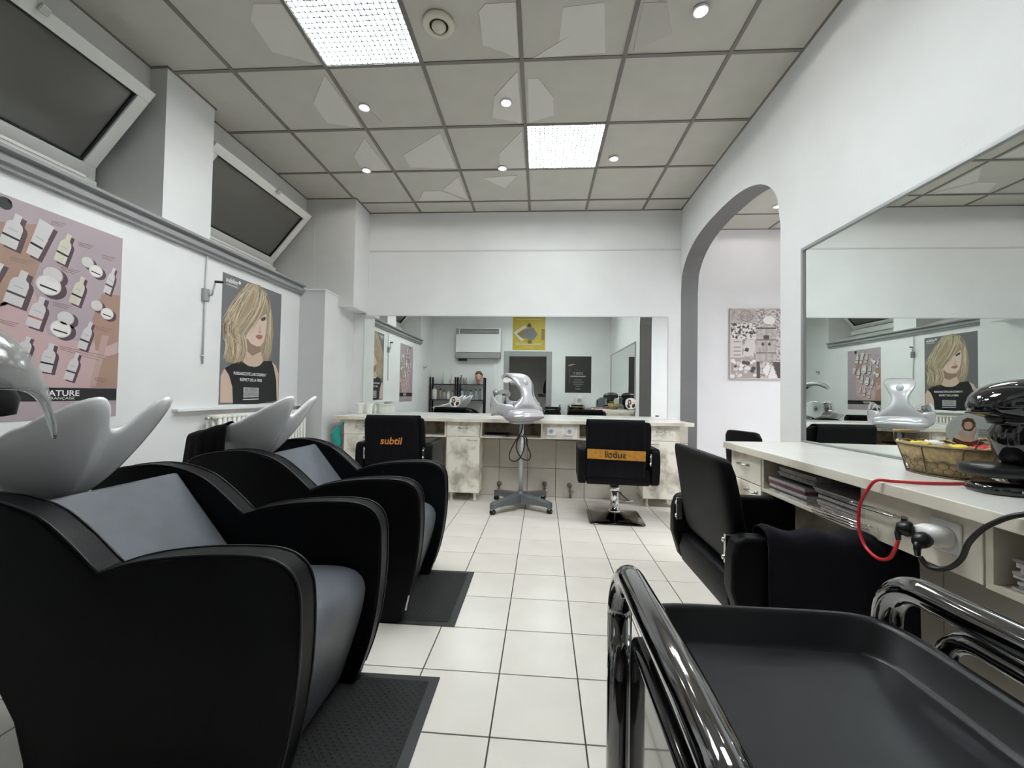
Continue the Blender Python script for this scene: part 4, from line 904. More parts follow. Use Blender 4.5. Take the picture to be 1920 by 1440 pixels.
# ================================================================== TROLLEYS
def trolley(loc, rz, label, grp='black salon trolleys'):
    """local: x across (0 = middle), y depth (front edge at +), height to the tray rim .812"""
    t = thing('salon_trolley', label, 'trolley', loc, rz, group=grp); hw, hd = .1525, .19
    def tray(z, nm):
        b = B().m(0, True); rr = []; n = 44
        def sq(w, d, z, e=7): return [(w * math.copysign(abs(math.cos(a)) ** (2 / e), math.cos(a)), d * math.copysign(abs(math.sin(a)) ** (2 / e), math.sin(a)), z) for a in [2 * math.pi * (i + .5) / n for i in range(n)]]
        b.rings([sq(hw - .018, hd - .018, z - .045), sq(hw - .004, hd - .004, z - .012), sq(hw, hd, z - .003), sq(hw - .002, hd - .002, z), sq(hw - .008, hd - .008, z), sq(hw - .012, hd - .012, z - .004), sq(hw - .024, hd - .024, z - .030), sq(hw - .030, hd - .030, z - .034)])
        return b.obj(nm, 'tray_black', t, local=True)
    tray(.812, 'tray')
    B().box(-.121, .121, -.158, .158, .776, .7795).obj('tray_liner', 'tray_liner', t, bevel=.003, local=True)
    B().box(-.150, .150, -.165, .188, .24, .772).obj('cabinet_body', 'gloss_black', t, bevel=.010, seg=3, local=True)
    for z in (.65, .52, .39, .27):
        d = B().box(-.118, .118, -.185, -.165, z - .005, z + .10).obj('drawer', 'black_plastic', t, bevel=.006, seg=2, local=True)
    tray(.215, 'bottom_tray')
    for s in (-1, 1):
        x = s * (hw + (.0165 if s > 0 else .006)); zt = .854; r = .0155; xi = lambda z: x - (.010 if s > 0 else -.004) * max(0, (z - .80) / .09)
        P = [(x, .205, .16), (x, .205, .70), (x, .205, zt - .06)] + [(x, .14 + .065 * math.cos(R(a)), zt - .065 + .065 * math.sin(R(a))) for a in range(0, 91, 9)] + [(x, 0, zt + .003), (x, -.05, zt + .003)] + [(x, -.095 - .06 * math.sin(R(a)), zt - .06 + .06 * math.cos(R(a))) for a in range(0, 91, 9)] + [(x, -.155, zt - .08), (x, -.155, .16)]
        B().m(0, True).tube([(xi(p[2]), p[1], p[2]) for p in P], r, 20).obj('handle', 'black_chrome', t, local=True)
        Q = [(x + s * .004, .135, .75)] + [(x + s * .004, .095 + .04 * math.cos(R(a)), .785 + .04 * math.sin(R(a))) for a in range(0, 91, 15)] + [(x + s * .004, -.075 - .04 * math.sin(R(a)), .785 + .04 * math.cos(R(a))) for a in range(0, 91, 15)] + [(x + s * .004, -.115, .76)]
        if s > 0: B().m(0, True).tube(Q, .010, 16).obj('inner_rail', 'black_chrome', t, local=True)
        B().box(min(x, s * .115), max(x, s * .115), .13, .16, .20, .22).obj('cross_bar', 'black_plastic', t, local=True); B().box(min(x, s * .115), max(x, s * .115), -.16, -.13, .20, .22).obj('cross_bar', 'black_plastic', t, local=True)
        for y in (-.155, .205):
            B().m(0, True).cyl((x - .011, y, .028), (x + .011, y, .028), .027, 16).obj('castor_wheel', 'black_plastic', t, local=True)
            B().m(0, True).cyl((x, y, .03), (x, y, .17), .008, 10).obj('castor_stem', 'steel', t, local=True)
    return t
tr = trolley((.2665, .352, 0), 0, 'black plastic salon trolley with dark chrome handles in the right foreground')
tr2 = dup(tr); tr2.location = (.78, .33, 0); tr2.rotation_euler = (0, 0, R(8)); tr2['label'] = 'second black salon trolley behind the camera, seen only in the back mirror'

# ================================================================== POSTERS AND PICTURES
PXW = XL + .0022
def wprint(name, pts, m, parent, d=.0, f=None):
    """flat printed shape on the left wall, traced in pixels"""
    b = B().poly([tuple(PX(x, y, PXW) + Vector((d, 0, 0))) for x, y in pts]); return b.obj(name, m, parent)
for n_, c in (('p_grey', (.155, .158, .168)), ('p_skin', (.62, .46, .37)), ('p_skin2', (.70, .55, .46)), ('p_shade', (.30, .19, .14)), ('p_black', (.012, .012, .013)), ('p_lip', (.42, .14, .13)), ('p_eye', (.06, .05, .05)),
              ('h1', (.36, .27, .175)), ('h2', (.47, .375, .26)), ('h3', (.22, .155, .09)), ('h4', (.60, .52, .39)), ('h5', (.12, .082, .05)), ('p_box', (.42, .42, .43)),
              ('mauve', (.40, .325, .355)), ('pink', (.52, .36, .365)), ('terra', (.36, .225, .175)), ('rose', (.46, .31, .29)), ('pshadow', (.085, .05, .065)), ('pwhite', (.60, .57, .58)), ('pcream', (.58, .54, .44)), ('pline', (.20, .12, .11)),
              ('yposter', (.48, .36, .03)), ('ydark', (.20, .14, .02)), ('bposter', (.025, .026, .024)), ('bcopper', (.45, .22, .13)), ('c_pale', (.62, .57, .56)), ('c_mid', (.36, .31, .30)), ('c_dark', (.06, .05, .05)), ('c_white', (.76, .72, .71))):
    flat(n_, c)
mat('c_tex', (.58, .53, .52), .6, col2=(.20, .17, .165), nscale=38, ramp=(.40, .56)); mat('c_twig', (.70, .66, .65), .6, col2=(.05, .045, .045), nscale=30, ramp=(.44, .52)); mat('c_stone', (.52, .47, .46), .6, col2=(.34, .30, .29), nscale=22)
# ---- blonde model poster
ps = thing('poster', 'poster of a blonde woman in a black top on the left wall', 'poster', (XL, 3.36, .96))
Zb = lambda x, y: (300 + x / 4.8, 480 + y / 4.8)
B().box(XL + .0005, XL + .0018, 3.000, 3.722, .952, 1.963).obj('sheet', 'p_grey', ps)
def zb(name, L, m, d): return wprint(name, [Zb(x, y) for x, y in L], m, ps, d)
zb('printed_shape', [(575, 620), (600, 540), (650, 420), (740, 310), (820, 248), (900, 262), (960, 340), (995, 420), (1008, 560), (1020, 700), (1000, 860), (975, 950), (900, 960), (720, 975), (590, 950), (575, 900), (600, 800), (565, 740)], 'h1', ps and .0002)
zb('printed_shape', [(770, 700), (770, 900), (745, 955), (800, 990), (900, 1000), (925, 940), (905, 840)], 'p_skin', .0004)
zb('printed_shape', [(780, 720), (905, 830), (910, 860), (830, 900), (775, 850)], 'p_shade', .0005)
zb('printed_shape', [(790, 690), (850, 610), (905, 560), (955, 520), (962, 600), (950, 700), (935, 770), (905, 810), (870, 815), (820, 790), (775, 730)], 'p_skin2', .0006)
zb('printed_shape', [(905, 565), (940, 545), (955, 555), (945, 578), (915, 588)], 'p_eye', .0008); zb('printed_shape', [(880, 672), (900, 600), (915, 660), (912, 685), (890, 690)], 'p_skin', .0008)
zb('printed_shape', [(885, 688), (900, 680), (912, 688), (900, 694)], 'p_shade', .0009); zb('printed_shape', [(858, 718), (885, 706), (900, 710), (925, 715), (915, 745), (890, 752), (868, 738)], 'p_lip', .0008)
zb('printed_shape', [(865, 730), (890, 727), (922, 727), (895, 733)], 'p_shade', .0009)
zb('printed_shape', [(540, 1320), (545, 1080), (580, 1010), (640, 1010), (660, 1320)], 'p_skin', .0003); zb('printed_shape', [(1005, 950), (1040, 985), (1068, 1060), (1060, 1300), (1040, 1300)], 'p_skin', .0003)
zb('printed_shape', [(580, 1012), (640, 975), (735, 945), (790, 990), (850, 1003), (895, 985), (935, 945), (1005, 945), (1025, 1010), (1045, 1120), (1050, 1300), (870, 1333), (655, 1333), (650, 1180), (620, 1070)], 'p_black', .0007)
rnd = random.Random(3)
def strands(name, n, start, mid, end, w, d, jit):
    b = B()
    for i in range(n):
        u = rnd.random(); q = [Vector((a[0] + (c[0] - a[0]) * u + rnd.gauss(0, jit), a[1] + (c[1] - a[1]) * u + rnd.gauss(0, jit))) for a, c in (start, mid, end)]
        b.cur = rnd.choice((0, 0, 1, 1, 2, 3, 3, 4)); L = []; Rr = []; dd = d + rnd.random() * .0003; ww = w * rnd.uniform(.4, 1.2)
        for k in range(9):
            t = k / 8; p = q[0] * (1 - t) ** 2 + q[1] * 2 * t * (1 - t) + q[2] * t * t; tg = ((q[1] - q[0]) * (1 - t) + (q[2] - q[1]) * t); nn = Vector((-tg.y, tg.x)).normalized() * ww * math.sin(math.pi * (.12 + .86 * t)) * .5
            p.y = max(p.y, 152 + (p.x - 570) * .394); L.append(PX(*Zb(*(p + nn)), PXW) + Vector((dd, 0, 0))); Rr.append(PX(*Zb(*(p - nn)), PXW) + Vector((dd, 0, 0)))
        b.add(L + Rr, [(k, k + 1, 9 + k + 1, 9 + k) for k in range(8)])
    b.obj(name, ['h1', 'h2', 'h3', 'h4', 'h5'], ps)
strands('printed_hair', 170, ((800, 265), (840, 255)), ((640, 400), (720, 480)), ((575, 600), (650, 720)), 7, .0010, 20)
strands('printed_hair', 150, ((850, 258), (950, 350)), ((900, 450), (960, 420)), ((640, 680), (800, 690)), 7, .0014, 16)
strands('printed_hair', 150, ((600, 650), (740, 690)), ((590, 790), (780, 810)), ((590, 930), (735, 950)), 7, .0011, 20)
strands('printed_hair', 60, ((590, 560), (700, 640)), ((560, 640), (640, 700)), ((600, 760), (740, 740)), 7, .0013, 16)
strands('printed_hair', 50, ((970, 420), (1000, 560)), ((990, 640), (1015, 700)), ((935, 900), (985, 930)), 8, .0010, 10)
strands('printed_hair', 30, ((850, 262), (900, 280)), ((960, 320), (990, 380)), ((960, 440), (985, 500)), 8, .0012, 8)
def ptext(body, size, px, py, m, parent, sx=1.0, al='CENTER', d=.0022, bold=0, tilt=0):
    c = PX(px, py, PXW); return text(body, size, lambda u, v: (PXW + d, c.y + u * sx, c.z + v + u * tilt), m, parent, align=al, bold=bold)
ptext('sublim', .050, 300 + 592 / 4.8, 480 + 207 / 4.8, 'white_ink', ps, al='LEFT', bold=.0012)
cdot = PX(300 + 718 / 4.8, 480 + 243 / 4.8, PXW + .002); B().poly([(cdot.x, cdot.y + .013 * math.cos(a), cdot.z + .013 * math.sin(a)) for a in [2 * math.pi * i / 18 for i in range(18)]]).obj('logo_dot', 'white_ink', ps)
for k in range(2): wprint('text_line', [Zb(595, 242 + 9 * k), Zb(700, 281 + 9 * k), Zb(700, 284 + 9 * k), Zb(595, 245 + 9 * k)], 'white_ink', ps, .002)
ptext("PUISSANCE D'ÉCLAIRCISSEMENT", .034, 300 + 815 / 4.8, 480 + 1065 / 4.8, 'white_ink', ps, sx=.80, bold=.0006); ptext('RESPECT DE LA FIBRE', .034, 300 + 820 / 4.8, 480 + 1118 / 4.8, 'white_ink', ps, sx=.83, bold=.0006)
zb('printed_box', [(750, 1182), (888, 1186), (886, 1270), (748, 1276)], 'p_box', .0012)
ptext('BLOND', .042, 300 + 818 / 4.8, 480 + 1206 / 4.8, 'p_grey', ps, d=.0030); ptext('CONTROL', .038, 300 + 818 / 4.8, 480 + 1245 / 4.8, 'p_grey', ps, sx=.95, d=.0030)
zb('text_line', [(745, 1288), (886, 1284), (886, 1290), (745, 1295)], 'white_ink', .0012); zb('text_line', [(775, 1273), (858, 1271), (858, 1278), (775, 1281)], 'p_black', .0014)
# ---- hair product poster
pr = thing('poster', 'pink and terracotta hair product poster on the left wall', 'poster', (XL, 1.87, .91))
Zq = lambda x, y: (x / 3.35, 360 + y / 3.35)
B().box(XL + .0005, XL + .0018, 1.512, 2.236, .905, 1.930).obj('sheet', 'mauve', pr)
def zq(name, L, m, d): return wprint(name, [Zq(x, y) for x, y in L], m, pr, d)
zq('colour_field', [(0, 185), (130, 200), (330, 205), (210, 560), (200, 660), (0, 720)], 'terra', .0002); zq('colour_field', [(0, 700), (215, 620), (300, 900), (560, 950), (735, 940), (725, 1232), (330, 1228), (0, 1100)], 'pink', .0002)
zq('colour_field', [(640, 640), (755, 650), (742, 940), (600, 1000), (580, 800)], 'terra', .0004); zq('colour_field', [(600, 1060), (745, 1010), (735, 1232), (570, 1228)], 'terra', .0004); zq('colour_field', [(640, 900), (685, 905), (600, 1220), (560, 1222)], 'rose', .0006)
def bottle_print(t, bt, w, tube=False, band='p_black', tone='pwhite'):
    a = PX(*Zq(*t), PXW); c = PX(*Zq(*bt), PXW); ax = (a - c); H = ax.length; ax.normalize(); sd = Vector((0, ax.z, -ax.y)); W = w * .62
    f = lambda u, v, d: tuple(c + sd * (u * W / 2) + ax * (v * H) + Vector((d, 0, 0)))
    out = [(-1, 0), (1, 0), (1, .62), (.8, .72), (.42, .78), (.42, 1), (-.42, 1), (-.42, .78), (-.8, .72), (-1, .62)] if not tube else [(-.8, 0), (.8, 0), (1.05, 1), (-1.05, 1)]
    B().poly([f(u + .62, v - .05, .0008) for u, v in out]).obj('printed_shadow', 'pshadow', pr); B().poly([f(u, v, .0011) for u, v in out]).obj('printed_bottle', tone, pr)
    k = 1.0 if not tube else .85
    B().poly([f(-k, .27, .0014), f(k, .27, .0014), f(k, .33, .0014), f(-k, .33, .0014)]).obj('printed_band', band, pr)
    B().poly([f(-.6, .50, .0014), f(.5, .50, .0014), f(.5, .53, .0014), f(-.6, .53, .0014)]).obj('printed_line', 'p_box', pr)
    B().poly([f(.55, 0.02, .0013), f(1 if not tube else .82, 0.02, .0013), f(1, .6, .0013), f(.62, .6, .0013)]).obj('printed_tone', 'c_pale', pr)
for a, c, w, tb, bd, tn in (((118, 145), (45, 340), .105, 0, 'p_black', 'pwhite'), ((295, 195), (200, 400), .10, 1, 'p_black', 'pwhite'), ((437, 268), (370, 440), .085, 0, 'p_black', 'pcream'), ((155, 498), (75, 705), .115, 0, 'p_eye', 'pwhite'), ((268, 660), (200, 848), .095, 0, 'p_lip', 'pwhite'),
                            ((522, 535), (462, 702), .080, 0, 'p_black', 'pcream'), ((718, 478), (668, 635), .062, 0, 'p_eye', 'pwhite'), ((572, 818), (510, 985), .074, 0, 'p_black', 'pwhite'), ((325, 952), (280, 1130), .090, 0, 'p_black', 'pwhite'), ((487, 1012), (425, 1180), .072, 0, 'p_eye', 'pwhite'), ((180, 910), (130, 1050), .075, 0, 'p_black', 'pwhite'), ((-30, 430), (-90, 560), .1, 1, 'p_black', 'pwhite')):
    bottle_print(a, c, w, tb, bd, tn)
def jar_print(c, r, lid):
    r *= .80
    p = PX(*Zq(*c), PXW); n = 24
    g = lambda k, dx, dz, d: [(p.x + d, p.y + dx + r * k * math.cos(2 * math.pi * i / n), p.z + dz + r * k * .92 * math.sin(2 * math.pi * i / n)) for i in range(n)]
    B().poly(g(1.02, r * .45, -r * .25, .0008)).obj('printed_shadow', 'pshadow', pr); B().poly(g(1, 0, 0, .0010 if lid else .0012)).obj('printed_jar', 'c_mid' if lid else 'pwhite', pr); B().poly(g(.88, 0, 0, .0014)).obj('printed_jar', 'pwhite' if lid else 'c_white', pr)
    if not lid: B().poly([(p.x + .0017, p.y + a * r, p.z + b_ * r) for a, b_ in ((-.7, -.05), (.62, -.32), (.66, -.48), (-.66, -.22))]).obj('printed_band', 'p_black', pr)
for c, r, l in (((548, 440), .042, 1), ((602, 498), .045, 0), ((330, 520), .058, 1), ((305, 585), .068, 0), ((605, 712), .042, 1), ((672, 765), .044, 0), ((410, 792), .052, 1), ((380, 860), .060, 0)): jar_print(c, r, l)
for (x, y, w_) in ((60, 405, 150), (380, 470, 120), (330, 690, 120), (0, 800, 120), (370, 965, 330), (320, 180, 95), (490, 315, 100), (640, 395, 85), (595, 1160, 80), (600, 840, 100)):
    for k in range(3): zq('text_line', [(x, y + 9 * k), (x + w_ * (1 - .12 * k), y + 9 * k + w_ * .22), (x + w_ * (1 - .12 * k), y + 9 * k + 3 + w_ * .22), (x, y + 9 * k + 3)], 'pline', .0007)
p = PX(*Zq(28, 70), PXW); B().poly([(p.x + .001, p.y + .028 * math.cos(a), p.z + .028 * math.sin(a)) for a in [2 * math.pi * i / 20 for i in range(20)]]).obj('logo_dot', 'p_black', pr); zq('logo_tick', [(45, 45), (52, 42), (75, 65), (68, 72)], 'p_black', .001)
zt, zb2 = PX(*Zq(735, 1235), PXW).z, PX(*Zq(735, 1308), PXW).z
B().box(PXW - .0002, PXW + .0006, 1.512, 2.234, zb2, zt).obj('black_band', 'p_black', pr)
ptext('NATURE', .041, 378 / 3.35, 360 + 1265 / 3.35, 'white_ink', pr, sx=1.1, bold=.0008); ptext('FRANÇAISE', .018, 385 / 3.35, 360 + 1296 / 3.35, 'white_ink', pr, sx=1.3)
# ---- canvas print in the next room
cv = thing('canvas_print', 'collage canvas of shells, pebbles and a door in the next room', 'picture', (2.62, 5.2, 1.31)); YC = 5.198
c0, c1 = PY(1369, 710, YC), PY(1462, 578, YC)
B().box(c0.x, c1.x + .14, YC, 5.234, c0.z, c1.z).obj('canvas', 'c_pale', cv, bevel=.004)
Zc = lambda x, y, d=0: tuple(PY(1340 + x / 4.8, 560 + y / 4.8, YC) + Vector((0, -.0006 - d, 0)))
def zcv(L, m, d=.0): return B().poly([Zc(x, y, d) for x, y in L]).obj('print', m, cv)
def rq(a, b_, c, d): return [(a, b_), (c, b_), (c, d), (a, d)]
zcv(rq(146, 92, 370, 222), 'c_stone'); zcv(rq(370, 92, 552, 258), 'c_tex'); zcv(rq(146, 222, 370, 362), 'c_twig'); zcv(rq(370, 258, 552, 566), 'c_stone'); zcv(rq(146, 362, 248, 530), 'c_pale'); zcv(rq(248, 362, 370, 530), 'c_tex'); zcv(rq(146, 530, 370, 716), 'c_mid'); zcv(rq(370, 566, 600, 716), 'c_tex'); zcv(rq(552, 92, 640, 566), 'c_tex'); zcv(rq(600, 566, 690, 716), 'c_mid')
sp_ = []; 
for i in range(60):
    a = i * .26; r = 58 * math.exp(-.105 * a / .7) if False else 62 * (1 - i / 66); sp_.append(Zc(282 + r * math.cos(a), 150 + r * .95 * math.sin(a), .001))
B().tube(sp_, .006, 6, rad=[.010 * (1 - i / 75) for i in range(60)]).obj('print', 'c_mid', cv)
zcv([(490 + 55 * math.cos(a), 195 + 38 * math.sin(a)) for a in [2 * math.pi * i / 16 for i in range(16)]], 'c_white', .001)
zcv(rq(370, 260, 552, 272), 'c_dark', .001); zcv(rq(455, 272, 475, 560), 'c_mid', .001); zcv(rq(440, 330, 490, 365), 'c_dark', .0015)
for y in (368, 484): zcv(rq(372, y, 552, y + 8), 'c_dark', .001)
for x in (432, 492): zcv([(x - 16, 410), (x, 390), (x + 16, 410), (x, 430)], 'c_dark', .0012)
for y in (380, 430, 465, 500): zcv(rq(170, y, 235, y + 14), 'c_mid', .001)
zcv([(255, 500), (262, 440), (290, 370), (360, 365), (365, 450), (340, 510), (290, 525)], 'c_pale', .001); zcv([(265, 470), (280, 440), (310, 450), (300, 480)], 'c_dark', .0014)
for i in range(34): x, y, r = rnd.uniform(158, 362), rnd.uniform(545, 705), rnd.uniform(12, 24); zcv([(x + r * math.cos(a), y + r * .8 * math.sin(a)) for a in [2 * math.pi * k / 10 for k in range(10)]], rnd.choice(('c_white', 'c_pale', 'c_white', 'c_dark', 'c_stone')), .0008 + i * .00002)
zcv([(375, 566), (405, 566), (410, 716), (378, 716)], 'c_dark', .001); zcv([(480, 716), (520, 600), (560, 716)], 'c_white', .001); zcv([(520, 570), (590, 570), (590, 716), (570, 716)], 'c_dark', .0008); zcv([(430, 650), (480, 570), (500, 620), (470, 700)], 'c_white', .001)

# ================================================================== LEFT WALL FITTINGS
ck = thing('window_crank', 'grey window crank rod hanging on the left wall', 'crank', (XL, 2.83, 1.24))
B().m(0, True).cyl((XL + .012, 2.825, 1.25), (XL + .012, 2.835, 2.04), .006, 10).obj('rod', 'frame_white', ck)
B().box(XL, XL + .03, 2.805, 2.85, 1.70, 1.79).obj('gear_box', 'frame_grey', ck, bevel=.005)
B().m(0, True).tube([(XL + .03, 2.84, 1.745), (XL + .045, 2.85, 1.75), (XL + .05, 2.872, 1.855)], .006, 8).obj('crank_arm', 'frame_grey', ck); B().m(0, True).cyl((XL + .05, 2.868, 1.852), (XL + .10, 2.885, 1.852), .009, 10).obj('crank_grip', 'black_plastic', ck)
B().m(0, True).cyl((XL + .012, 2.825, 1.30), (XL + .012, 2.825, 1.31), .012, 10).obj('rod_end', 'frame_white', ck)
sl = struct(B().box(XL, XL + .045, 2.60, 4.02, .918, .932).obj('trim_4', 'wall_white'), 'narrow white ledge above the radiator', 'ledge')
rd = thing('radiator', 'cream column radiator under the ledge behind the shampoo chairs', 'radiator', (XL + .07, 3.40, .12))
col0 = None
for i in range(24):
    y = 2.86 + i * .047
    if col0 is None:
        b = B().m(0, True)
        for dx in (.03, .075, .12): b.tube([(dx, 0, .14), (dx, 0, .86)], .0125, 10)
        b.ell((.075, 0, .865), .062, .020, .022, 14, 6); b.ell((.075, 0, .135), .062, .020, .022, 14, 6)
        col0 = b.obj('column', 'radiator', rd, local=True); o = col0
    else: o = share(col0, 'column', rd, (0, 0, 0))
    o.location = Vector((XL + .01, y, .0)) - Vector(rd.location) + Vector((0, 0, 0))
for y in (3.0, 3.75): B().box(XL + .04, XL + .13, y - .01, y + .01, .0, .14).obj('foot', 'radiator', rd)
B().m(0, True).cyl((XL + .085, 2.83, .86), (XL + .085, 2.79, .86), .012, 10).obj('plug', 'steel', rd)
hk = thing('wall_hook', 'small dark hook on the left wall towards the rear, seen in the mirrors', 'hook', (XL, .75, 1.6))
B().m(0, True).tube([(XL, .75, 1.60), (XL + .04, .75, 1.59), (XL + .06, .75, 1.63)], .006, 8).obj('arm', 'black_plastic', hk); B().box(XL, XL + .006, .735, .765, 1.55, 1.63).obj('plate', 'steel', hk)
# chair in the next room, only its black back shows above the counter
oc = thing('office_chair', 'black chair in the next room, its back showing above the side counter', 'chair', (1.83, 3.50, 0), R(-75))
b = B().m(0, True); b.rings([[(w * math.copysign(abs(math.cos(a)) ** .4, math.cos(a)), -.20 - .06 * (z - .45) + .022 * math.sin(a), z) for a in [2 * math.pi * j / 24 for j in range(24)]] for z, w in ((.46, .17), (.50, .195), (.65, .20), (.76, .195), (.798, .17), (.806, .14))]).obj('backrest', 'leather_black', oc, local=True)
B().box(-.22, .22, -.2, .22, .41, .47).obj('seat', 'leather_black', oc, bevel=.025, seg=3, local=True); B().m(0, True).cyl((0, 0, .07), (0, 0, .41), .025, 14).obj('column', 'steel', oc, local=True); B().box(-.03, .03, -.24, -.1, .40, .50).obj('bracket', 'black_plastic', oc, local=True)
for i in range(5):
    a = 2 * math.pi * i / 5; B().m(0, True).tube([(0, 0, .08), (.26 * math.cos(a), .26 * math.sin(a), .06)], .018, 10).obj('base_leg', 'black_plastic', oc, local=True); B().m(0, True).cyl((.26 * math.cos(a) - .012, .26 * math.sin(a), .027), (.26 * math.cos(a) + .012, .26 * math.sin(a), .027), .026, 12).obj('castor_wheel', 'black_plastic', oc, local=True)

# ================================================================== THINGS BEHIND THE CAMERA, SEEN IN THE MIRRORS
# wall heater
ht = thing('wall_heater', 'grey and white fan heater hung high on the rear wall, seen in the mirror', 'heater', (-1.35, .2, 1.83))
B().box(-1.85, -.86, YR, .30, 1.97, 2.50).obj('casing', 'white_plastic', ht, bevel=.012); B().box(-1.84, -.87, YR, .295, 1.84, 1.965).obj('lower_casing', 'ledge_grey', ht, bevel=.01)
for k in range(6): B().box(-1.76, -.90, .298, .304, 2.375 + k * .019, 2.386 + k * .019).obj('grille_bar', 'dark', ht)
B().box(-1.845, -1.78, .296, .303, 2.36, 2.49).obj('control_panel', 'frame_grey', ht); B().box(-1.80, -1.62, YR, .22, 1.79, 1.84).obj('bracket', 'black_plastic', ht)
B().box(-1.02, -.93, YR, YR + .03, .3, 1.84).obj('duct', 'white_plastic', ht)
# posters on the rear wall
yp = thing('poster', 'golden yellow poster above the doorway, seen in the back mirror', 'poster', (-.255, YR, 2.05))
B().box(-.615, .106, YR + .0005, YR + .002, 2.05, 2.79).obj('sheet', 'yposter', yp)
def rp(L, m, par, d=.0026): return B().poly([(x, YR + d, z) for x, z in L]).obj('print', m, par)
rp([(-.38, 2.33), (-.16, 2.27), (-.06, 2.40), (-.16, 2.55), (-.38, 2.50)], 'silver_grey', yp); rp([(-.52, 2.40), (-.38, 2.50), (-.38, 2.30)], 'ydark', yp); rp([(-.60, 2.44), (-.36, 2.60), (-.30, 2.56), (-.52, 2.43), (-.36, 2.28), (-.42, 2.24)], 'c_pale', yp, .0024)
rp([(.02, 2.27), (.09, 2.27), (.09, 2.52), (.02, 2.52)], 'ydark', yp); rp([(-.30, 2.56), (-.2, 2.55), (-.22, 2.64), (-.28, 2.64)], 'p_eye', yp); rp([(-.28, 2.20), (-.18, 2.20), (-.2, 2.28), (-.27, 2.28)], 'ydark', yp)
for k, (z, w) in enumerate(((2.20, .30), (2.17, .28), (2.11, .12), (2.72, .28))): rp([(-.255 - w, z), (-.255 + w, z), (-.255 + w, z + .012), (-.255 - w, z + .012)], 'h4', yp)
bp = thing('poster', 'black poster right of the doorway, seen in the back mirror', 'poster', (.837, YR, 1.12))
B().box(.553, 1.12, YR + .0005, YR + .002, 1.123, 1.924).obj('sheet', 'bposter', bp)
rp([(.64, 1.74), (.60, 1.70), (.66, 1.71), (.78, 1.75), (.72, 1.76)], 'bcopper', bp); rp([(.66, 1.34), (.657, 1.34), (.652, 1.66), (.656, 1.66)], 'c_mid', bp, .0024)
text('SOIN S', .075, lambda u, v: (.837 - u, YR + .003, 1.545 + v), 'p_box', bp, sx=.9); rp([(.67, 1.475), (1.0, 1.475), (1.0, 1.495), (.67, 1.495)], 'p_box', bp)
for k, w in enumerate((.08, .12, .10, .06)): rp([(.837 - w, 1.40 - .045 * k), (.837 + w, 1.40 - .045 * k), (.837 + w, 1.408 - .045 * k), (.837 - w, 1.408 - .045 * k)], 'frame_grey', bp)
text('subtil', .05, lambda u, v: (.837 - u, YR + .003, 1.21 + v), 'frame_grey', bp)
# rack with bottles
rk = thing('storage_rack', 'black open rack of hair products in the rear left corner, seen in the mirror', 'rack', (-1.80, .24, 0))
for x in (-2.38, -1.825, -1.765, -1.20):
    for y in (.13, .36): B().box(x - .014, x + .014, y - .014, y + .014, 0, 1.42).obj('post', 'black_plastic', rk)
for x0, x1 in ((-2.37, -1.835), (-1.755, -1.21)):
    for z in (.30, .62, .93, 1.27): B().box(x0, x1, .125, .365, z - .018, z).obj('shelf_board', 'black_plastic', rk)
bcols = {'white': (.74, .74, .72), 'amber': (.36, .28, .19), 'grey': (.38, .40, .42), 'blue-grey': (.30, .36, .45), 'smoke': (.22, .22, .24), 'green-white': (.62, .68, .55)}
for k, c in bcols.items(): mat('bottle_' + k, c, .25)
def bottle(x, y, z, r, hh, c, label, grp, pump=False):
    t = thing('bottle', label, 'bottle', (x, y, z), group=grp)
    B().m(0, True).lathe([(r * .9, 0), (r, .006), (r, hh * .66), (r * .8, hh * .76), (r * .4, hh * .82), (r * .38, hh * .86)], (x, y, z), 14).obj('body', 'bottle_' + c, t)
    B().m(0, True).lathe([(r * .45, hh * .86), (r * .45, hh * .95), (r * .3, hh)], (x, y, z), 12).obj('cap', 'white_plastic' if c in ('white', 'green-white') else 'black_plastic', t)
    if pump: B().m(0, True).tube([(x, y, z + hh), (x, y, z + hh * 1.08), (x + .04, y, z + hh * 1.07)], .006, 8).obj('pump', 'white_plastic', t)
ORD = ['first', 'second', 'third', 'fourth', 'fifth', 'sixth', 'seventh', 'eighth', 'ninth', 'tenth']
low = [(-2.31, .055, .29, 'white'), (-2.18, .030, .24, 'amber'), (-2.09, .034, .20, 'grey'), (-2.0, .042, .19, 'white'), (-1.90, .03, .20, 'grey'), (-1.70, .032, .24, 'blue-grey'), (-1.61, .030, .22, 'smoke'), (-1.51, .045, .22, 'blue-grey'), (-1.39, .032, .24, 'grey'), (-1.30, .032, .24, 'smoke')]
for i, (x, r, hh, c) in enumerate(low): bottle(x, .25, .93, r, hh, c, '%s bottle, %s from the left wall on the lower rack shelf' % (c, ORD[i]), 'bottles on the rack')
top = [(-2.09, .040, .29, 'green-white', True), (-1.915, .034, .24, 'white', False), (-1.72, .028, .20, 'smoke', False), (-1.66, .025, .14, 'amber', False), (-1.61, .025, .14, 'grey', False)]
for i, (x, r, hh, c, pm) in enumerate(top): bottle(x, .25, 1.27, r, hh, c, '%s bottle, %s from the left wall on top of the rack' % (c, ORD[i]), 'bottles on the rack', pm)
